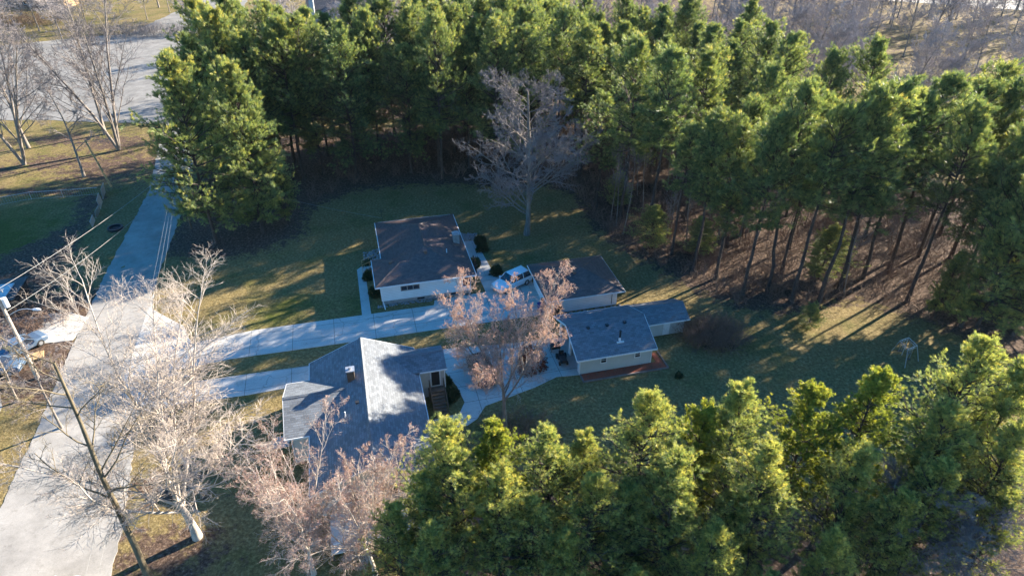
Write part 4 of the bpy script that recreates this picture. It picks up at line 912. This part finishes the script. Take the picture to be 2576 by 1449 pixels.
# ------------------------------------------------------------------ cars
def loft(secs, mb, mi=0):
    n = len(secs[0]); base = len(mb.v); V = [p for s in secs for p in s]; F = []
    for i in range(len(secs)-1):
        for j in range(n-1): F.append((i*n+j, i*n+j+1, (i+1)*n+j+1, (i+1)*n+j))
    F.append(tuple(range(n))[::-1]); F.append(tuple((len(secs)-1)*n+j for j in range(n)))
    F += [(i*n, (i+1)*n, (i+1)*n+n-1, i*n+n-1) for i in range(len(secs)-1)]
    return mb.add(V, F, mi)
def car(name, x, y, ang, paint, lab, L=4.7, Wd=1.85, kind='suv', s=1):
    root = empty(name, (x, y, 0.03), ang, lab, 'car')
    hw = Wd/2; bt = 0.98 if kind == 'suv' else 0.85
    def sec(xx, zt, w_=1.0, zb=0.3):
        q = hw*w_; return [(xx,-q*0.96,zb),(xx,-q,zb+0.2),(xx,-q,zt-0.16),(xx,-q*0.9,zt-0.02),(xx,0,zt+0.03),(xx,q*0.9,zt-0.02),(xx,q,zt-0.16),(xx,q,zb+0.2),(xx,q*0.96,zb)]
    h0 = L/2
    mb = MB(); loft([sec(h0,0.68,0.82,0.38), sec(h0-0.12,0.82,0.93), sec(h0-0.6,0.92,1), sec(h0-1.35,bt+0.02,1), sec(0,bt,1), sec(-h0+0.5,bt,1), sec(-h0+0.08,bt-0.03,0.95), sec(-h0,0.8,0.88,0.38)], mb)
    mb.build('body', M[paint], root, smooth=False, bevel=0.03)
    ht = 1.68 if kind == 'suv' else 1.42
    ra = -h0+0.12 if kind == 'suv' else -h0+0.75
    tp = [(0.35,ht-0.02,0.76),( -0.4,ht,0.8),(ra+0.35,ht-0.04,0.78)]
    g_ = MB()
    def cs(xx, z0, z1, w0, w1): return [(xx,-hw*w0,z0),(xx,-hw*w1,z1),(xx,hw*w1,z1),(xx,hw*w0,z0)]
    V = [(1.05,-hw*.9,bt),(1.05,hw*.9,bt),(ra,hw*.9,bt),(ra,-hw*.9,bt),(0.3,-hw*.74,ht-0.06),(0.3,hw*.74,ht-0.06),(ra+0.32,hw*.74,ht-0.06),(ra+0.32,-hw*.74,ht-0.06)]
    F = [(4,5,6,7),(0,1,5,4),(1,2,6,5),(2,3,7,6),(3,0,4,7)]
    g_.add(V, F); g_.build('window', M['glass'], root)
    rfm = MB(); rfm.add([(0.32,-hw*.74,ht-0.055),(0.32,hw*.74,ht-0.055),(ra+0.3,hw*.74,ht-0.055),(ra+0.3,-hw*.74,ht-0.055),(0.2,-hw*.66,ht),(0.2,hw*.66,ht),(ra+0.42,hw*.66,ht),(ra+0.42,-hw*.66,ht)], [(4,5,6,7),(0,1,5,4),(1,2,6,5),(2,3,7,6),(3,0,4,7)]); rfm.build('roof', M[paint], root)
    pl = MB()
    for sg in (-1, 1):
        for (xb, xt) in ((1.05,0.3),(0.0,-0.05),(-1.05,-1.0),(ra,ra+0.32)): pl.tube((xb,sg*hw*.905,bt-0.02),(xt,sg*hw*.745,ht-0.05),0.045,0.04,5)
    pl.build('pillar', M[paint], root)
    for sx in (h0-0.9, -h0+0.9):
        for sg in (-1, 1):
            wh = MB().tube((sx,sg*(hw-0.22),0.33),(sx,sg*(hw+0.01),0.33),0.34,k=16).build('wheel', M['rubber'], root); MB().tube((sx,sg*(hw+0.012),0.33),(sx,sg*(hw+0.03),0.33),0.2,k=12).build('rim', M['metal'], wh)
    for sg in (-1, 1):
        MB().box(h0-0.1,h0-0.01,sg*0.62-0.16,sg*0.62+0.16,0.62,0.76).build('headlight', M['metal'], root)
        MB().box(-h0-0.01,-h0+0.1,sg*0.72-0.1,sg*0.72+0.1,0.7,0.95).build('taillight', M['carred'], root)
        MB().box(0.75,0.95,sg*(hw+0.1)-0.09,sg*(hw+0.1)+0.09,bt-0.02,bt+0.14).build('mirror', M[paint], root)
    return root
cx, cy = W(15.6, 62.7); car('parked_car', cx, cy, HA+R(205), 'carwhite', 'white sport utility car parked between brown-roofed house and garage', 4.7, 1.9)
cx, cy = W(9.2, 48.6); car('parked_car', cx, cy, HA+R(98), 'carblack', 'black car on the parking pad under the pink budded maple', 4.6, 1.85, 'sedan')
cx, cy = G(150,1490, 0); car('parked_car', cx-0.5, cy-0.9, R(25), 'carwhite', 'white car at the bottom left corner seen through twigs', 4.6, 1.85)
cx, cy = G(62,880); car('parked_car', cx, cy, R(60), 'carblue', 'dark blue car on the left driveway behind twigs', 4.3, 1.75, 'sedan')
cx, cy = G(15,935); car('parked_car', cx-0.5, cy, R(10), 'carblue', 'grey blue car at the left frame edge below the driveway', 4.3, 1.75, 'sedan')

# ------------------------------------------------------------------ bins, mower, swing, poles, fences
def wbin(x, y, rz, mk, lab):
    o = empty('wheeled_bin', (x, y, 0.03), rz, lab, 'bin')
    b_ = MB(); b_.add([(-.24,-.28,.06),(.24,-.28,.06),(.24,.28,.06),(-.24,.28,.06),(-.32,-.36,.98),(.32,-.36,.98),(.32,.36,.98),(-.32,.36,.98)], [(0,3,2,1),(4,5,6,7),(0,1,5,4),(1,2,6,5),(2,3,7,6),(3,0,4,7)])
    b_.build('bin_body', M[mk], o, bevel=0.03); MB().box(-.35,.35,-.4,.38,.985,1.06).build('lid', M[mk], o, bevel=0.02)
    for sx in (-.26, .26): MB().tube((sx-.03,.3,.1),(sx+.03,.3,.1),.1,k=10).build('wheel', M['rubber'], o)
    MB().tube((-.25,.42,.95),(.25,.42,.95),.02).build('handle', M['rubber'], o)
wbin(*W(19.0,56.1), HA, 'black', 'black wheeled bin at near corner of brown-roofed garage')
wbin(*W(18.0,57.7), HA, 'black', 'black bin on the drive against the brown-roofed garage')
wbin(*W(17.4,57.0), HA+0.3, 'bluebin', 'dark blue bin beside the garage corner on the drive')
mo = empty('riding_mower', (*W(17.1,48.6), 0.03), HA+R(265), 'black riding mower parked outside the open grey garage', 'mower')
MB().box(0.05,0.85,-.3,.3,.35,.72).build('hood', M['black'], mo, bevel=0.05); MB().box(-.75,.05,-.42,.42,.22,.36).build('deck', M['black'], mo, bevel=0.03)
MB().box(-.5,-.05,-.24,.24,.363,.5).box(-.6,-.47,-.24,.24,.5,.85).build('seat', M['rubber'], mo, bevel=0.03)
for (a_, b2_, r_) in ((.6,.36,.19),(.6,-.36,.19),(-.5,.42,.27),(-.5,-.42,.27)): MB().tube((a_,b2_-.08,r_),(a_,b2_+.08,r_),r_,k=14).build('wheel', M['rubber'], mo)
MB().tube((.05,0,.7),(-.1,0,.95),.02).tube((-.1,0,.94),(-.12,0,.97),.16,k=12).build('steering_wheel', M['rubber'], mo)
gr = empty('grill', (*W(16.9,50.3), 0.03), HA, 'dark covered grill beside the grey garage door post', 'grill')
MB().box(-.5,.5,-.3,.3,.35,.9).build('grill_body', M['black'], gr, bevel=0.08); MB().tube((-.45,-.33,.75),(.45,-.33,.75),.02).build('handle', M['metal'], gr)
for sx in (-.4,.4): MB().tube((sx,-.2,0),(sx,-.2,.35),.03).tube((sx,.2,0),(sx,.2,.35),.03).build('leg', M['black'], gr)
# swing set
T = [Vector((*G(a, b_, 2.0), 2.0)) for a, b_ in ((2264,857),(2286,849),(2307,869),(2284,878))]
Bs = [Vector((*G(a, b_), 0)) for a, b_ in ((2243,881),(2276,915),(2308,915),(2277,918))]
cen = sum(T, Vector())/4
# feet set out from the top square
feet = []
for i, t_ in enumerate(T):
    f_ = Vector((*G(*[(2243,882),(2268,893),(2310,908),(2276,925)][i]), 0)); feet.append(f_)
S0 = Vector((cen.x, cen.y, 0))
sw = empty('swing_set', S0, 0, 'rusty white metal swing frame on the shaded lawn', 'swing set')
tf = MB()
for i in range(4):
    tf.tube(T[i]-S0, T[(i+1) % 4]-S0, 0.035)
    tf.tube((T[i]*0.92+T[(i+1) % 4]*0.08)-S0-Vector((0,0,.22)), (T[i]*0.08+T[(i+1) % 4]*0.92)-S0-Vector((0,0,.22)), 0.02)
tf.build('top_frame', M['metal'], sw)
for i in range(4): MB().tube(feet[i]-S0, T[i]-S0, 0.04).build('leg', M['metal'], sw)
for i in (0, 1, 2):
    mid = (T[i]+T[(i+1) % 4])/2-S0; dr_ = (T[(i+1) % 4]-T[i]).normalized()*0.2
    s_ = MB().tube(mid-dr_, mid-dr_-Vector((0,0,1.4)), 0.012).tube(mid+dr_, mid+dr_-Vector((0,0,1.4)), 0.012).build('chain', M['metal'], sw)
    MB().box(mid.x-.22,mid.x+.22,mid.y-.1,mid.y+.1,mid.z-1.44,mid.z-1.4).build('swing_seat', M['black'], s_)
# utility poles
px, py = G(95,950); PH = ztop((px, py), 735)+0.6
po = empty('utility_pole', (px, py, 0), 0, 'pale wooden utility pole with street lamp and transformer at left edge', 'utility pole')
MB().tube((0,0,0),(0,0,PH),0.19,0.12,12).build('pole', M['polewood'], po)
MB().tube((0.35,0.1,PH-2.2),(0.35,0.1,PH-1.3),0.22,k=12).tube((0,0,PH-1.5),(0.35,0.1,PH-1.5),0.04).build('transformer', M['white'], po)
MB().tube((0.35,0.3,PH-0.8),(0.35,0.3,PH-0.6),0.06).tube((-0.3,-0.2,PH-0.5),(0.55,0.35,PH-0.5),0.05,0.05,4).build('crossarm', M['metal'], po)
la_ = MB(); prev = Vector((0,0,PH-3.2))
for i in range(1, 7):
    t_ = i/6; q = Vector((2.3*t_, 0.3*t_, PH-3.2+0.7*math.sin(t_*2.2))); la_.tube(prev, q, 0.035, 0.035); prev = q
lamp = la_.build('lamp_arm', M['metal'], po)
MB().tube(prev, prev+Vector((0.35,0.05,-0.02)), 0.1, 0.14, 10).tube(prev+Vector((0.35,0.05,-0.02)), prev+Vector((0.6,0.08,-0.05)), 0.14, 0.07, 10).build('lamp_head', M['white'], lamp)
px2, py2 = G(482,575); PH2 = 8.6; tx, ty_ = px2, py2
po2 = empty('utility_pole', (px2, py2, 0), 0, 'dark wooden utility pole under the roadside pine', 'utility pole')
MB().tube((0,0,0),(0,0,PH2),0.15,0.1,10).build('pole', M['wood'], po2); MB().tube((-.3,0,PH2-.3),(.3,0,PH2-.3),.04).build('crossarm', M['metal'], po2)
x3, y3 = G(280,470); po3 = empty('utility_pole', (x3, y3, 0), 0, 'short bare wooden pole left of the road below the three stemmed tree', 'utility pole')
MB().tube((0,0,0),(-1.2,-0.3,7.2),0.16,0.11,10).build('pole', M['tanwood'], po3)
def wire(a, b, sag, r, lab):
    a = Vector(a); b = Vector(b); mb = MB(); prev = a; n = 14
    for i in range(1, n+1):
        t_ = i/n; q = a.lerp(b, t_)-Vector((0,0,sag*4*t_*(1-t_))); mb.tube(prev, q, r, r, 4); prev = q
    o = mb.build('overhead_wire', M['wiremat']); return tag(o, lab, 'wire', 'overhead wires')
M['wiremat'] = plain('weathered_wire', (0.25, 0.25, 0.24), 0.5)
wire((px+.2,py+.1,PH-.4), (px2-.2,py2,PH2-.2), 0.5, 0.018, 'upper wire from lamp pole to the pole under the pine')
wire((px+.2,py,PH-2.6), (px2,py2,PH2-1.6), 0.8, 0.018, 'lower wire from lamp pole to the pole under the pine')
for i in range(3):
    wire((px2+0.1*i,py2,PH2-.4-0.3*i), (G(200,1540,8)[0]+i*0.25, G(200,1540,8)[1]+i, 8.3-0.3*i), 0.6, 0.005, ['left','middle','right'][i]+' of three wires running down from the pine pole past the maple')
wire((px2,py2,PH2-.3), (*W(2.6,76.2), 3.4), 0.5, 0.012, 'thin service wire across the lawn to brown-roofed house')
def chain_fence(P, h, lab, name='chain_link_fence', panel=False):
    o = empty(name, (*P[0], 0), 0, lab, 'fence'); x0, y0 = P[0]; rail = MB()
    for i in range(len(P)-1):
        a = Vector((P[i][0]-x0, P[i][1]-y0, 0)); b = Vector((P[i+1][0]-x0, P[i+1][1]-y0, 0)); L_ = (b-a).length; n = max(1, int(L_/2.8))
        rail.tube(a+Vector((0,0,h)), b+Vector((0,0,h)), 0.025).tube(a+Vector((0,0,0.1)), b+Vector((0,0,0.1)), 0.012)
        m_ = max(1, int(L_/0.3))
        for k in range(m_): rail.tube(a.lerp(b, k/m_)+Vector((0,0,.1)), a.lerp(b, k/m_)+Vector((0,0,h)), 0.006, 0.006, 3)
        for k in range(n): p_ = a.lerp(b, k/n); MB().tube(p_, p_+Vector((0,0,h+.1)), 0.035).build('post', M['metal'], o)
    rail.build('wire_mesh', M['metal'], o); return o
chain_fence([G(0,517), G(80,502), G(160,497), G(250,490)], 1.1, 'low wire fence between the green lawn and leafy ground')
pf = empty('panel_fence', (*G(262,486), 0), 0, 'pale grey sheet panels leaning beside the road verge', 'fence')
o0 = Vector((*G(262,486), 0)); PP = [G(266,482), G(258,505), G(252,530), G(240,552), G(232,575)]
for i in range(4):
    a = Vector((*PP[i], 0))-o0; b = Vector((*PP[i+1], 0))-o0; a2 = a+(b-a)*0.1; b2_ = b-(b-a)*0.12; up = Vector((0.15*(-1)**i, 0, [1.5,1.35,1.0,0.8][i])); t_ = Vector((0.04,0.02,0))
    V = [a2,b2_,b2_+up,a2+up,a2+t_,b2_+t_,b2_+up+t_,a2+up+t_]; MB().add(V, [(0,1,2,3),(7,6,5,4),(0,4,5,1),(1,5,6,2),(2,6,7,3),(3,7,4,0)]).build('panel', M['metal'], pf)
bd = empty('fallen_board_stack', (*G(88,900), 0), 0.5, 'tan plywood board lying by the left driveway', 'board')
MB().box(-.8,.8,-.6,.6,.1,.22).build('board', M['tanwood'], bd)
fr_ = empty('fire_ring', (*G(291,576), 0), 0, 'dark round ring on the verge left of the road', 'fire ring')
mb = MB()
for i in range(16):
    a0, a1_ = i*6.283/16, (i+1)*6.283/16; mb.poly([(math.cos(a0)*.75,math.sin(a0)*.75),(math.cos(a1_)*.75,math.sin(a1_)*.75),(math.cos(a1_)*.95,math.sin(a1_)*.95),(math.cos(a0)*.95,math.sin(a0)*.95)], -0.05, .28)
mb.build('ring', M['black'], fr_); MB().poly([(math.cos(i*.628)*.74, math.sin(i*.628)*.74) for i in range(10)], 0, .08).build('ashes', M['dark'], fr_)

# ------------------------------------------------------------------ thin air
hz = MB().box(-420, 420, -60, 520, -3, 46).build('haze', plain('haze_surface', (1,1,1)), kind='stuff')
hm = bpy.data.materials.new('haze_air'); hm.use_nodes = True; hn = hm.node_tree; hn.nodes.clear()
ho = hn.nodes.new('ShaderNodeOutputMaterial'); hv = hn.nodes.new('ShaderNodeVolumePrincipled')
hv.inputs['Color'].default_value = (0.9, 0.93, 1.0, 1); hv.inputs['Density'].default_value = 0.00003; hv.inputs['Anisotropy'].default_value = 0.3
hn.links.new(hv.outputs[0], ho.inputs['Volume']); hz.data.materials[0] = hm
tag(hz, 'thin pale air over the far trees', 'haze')
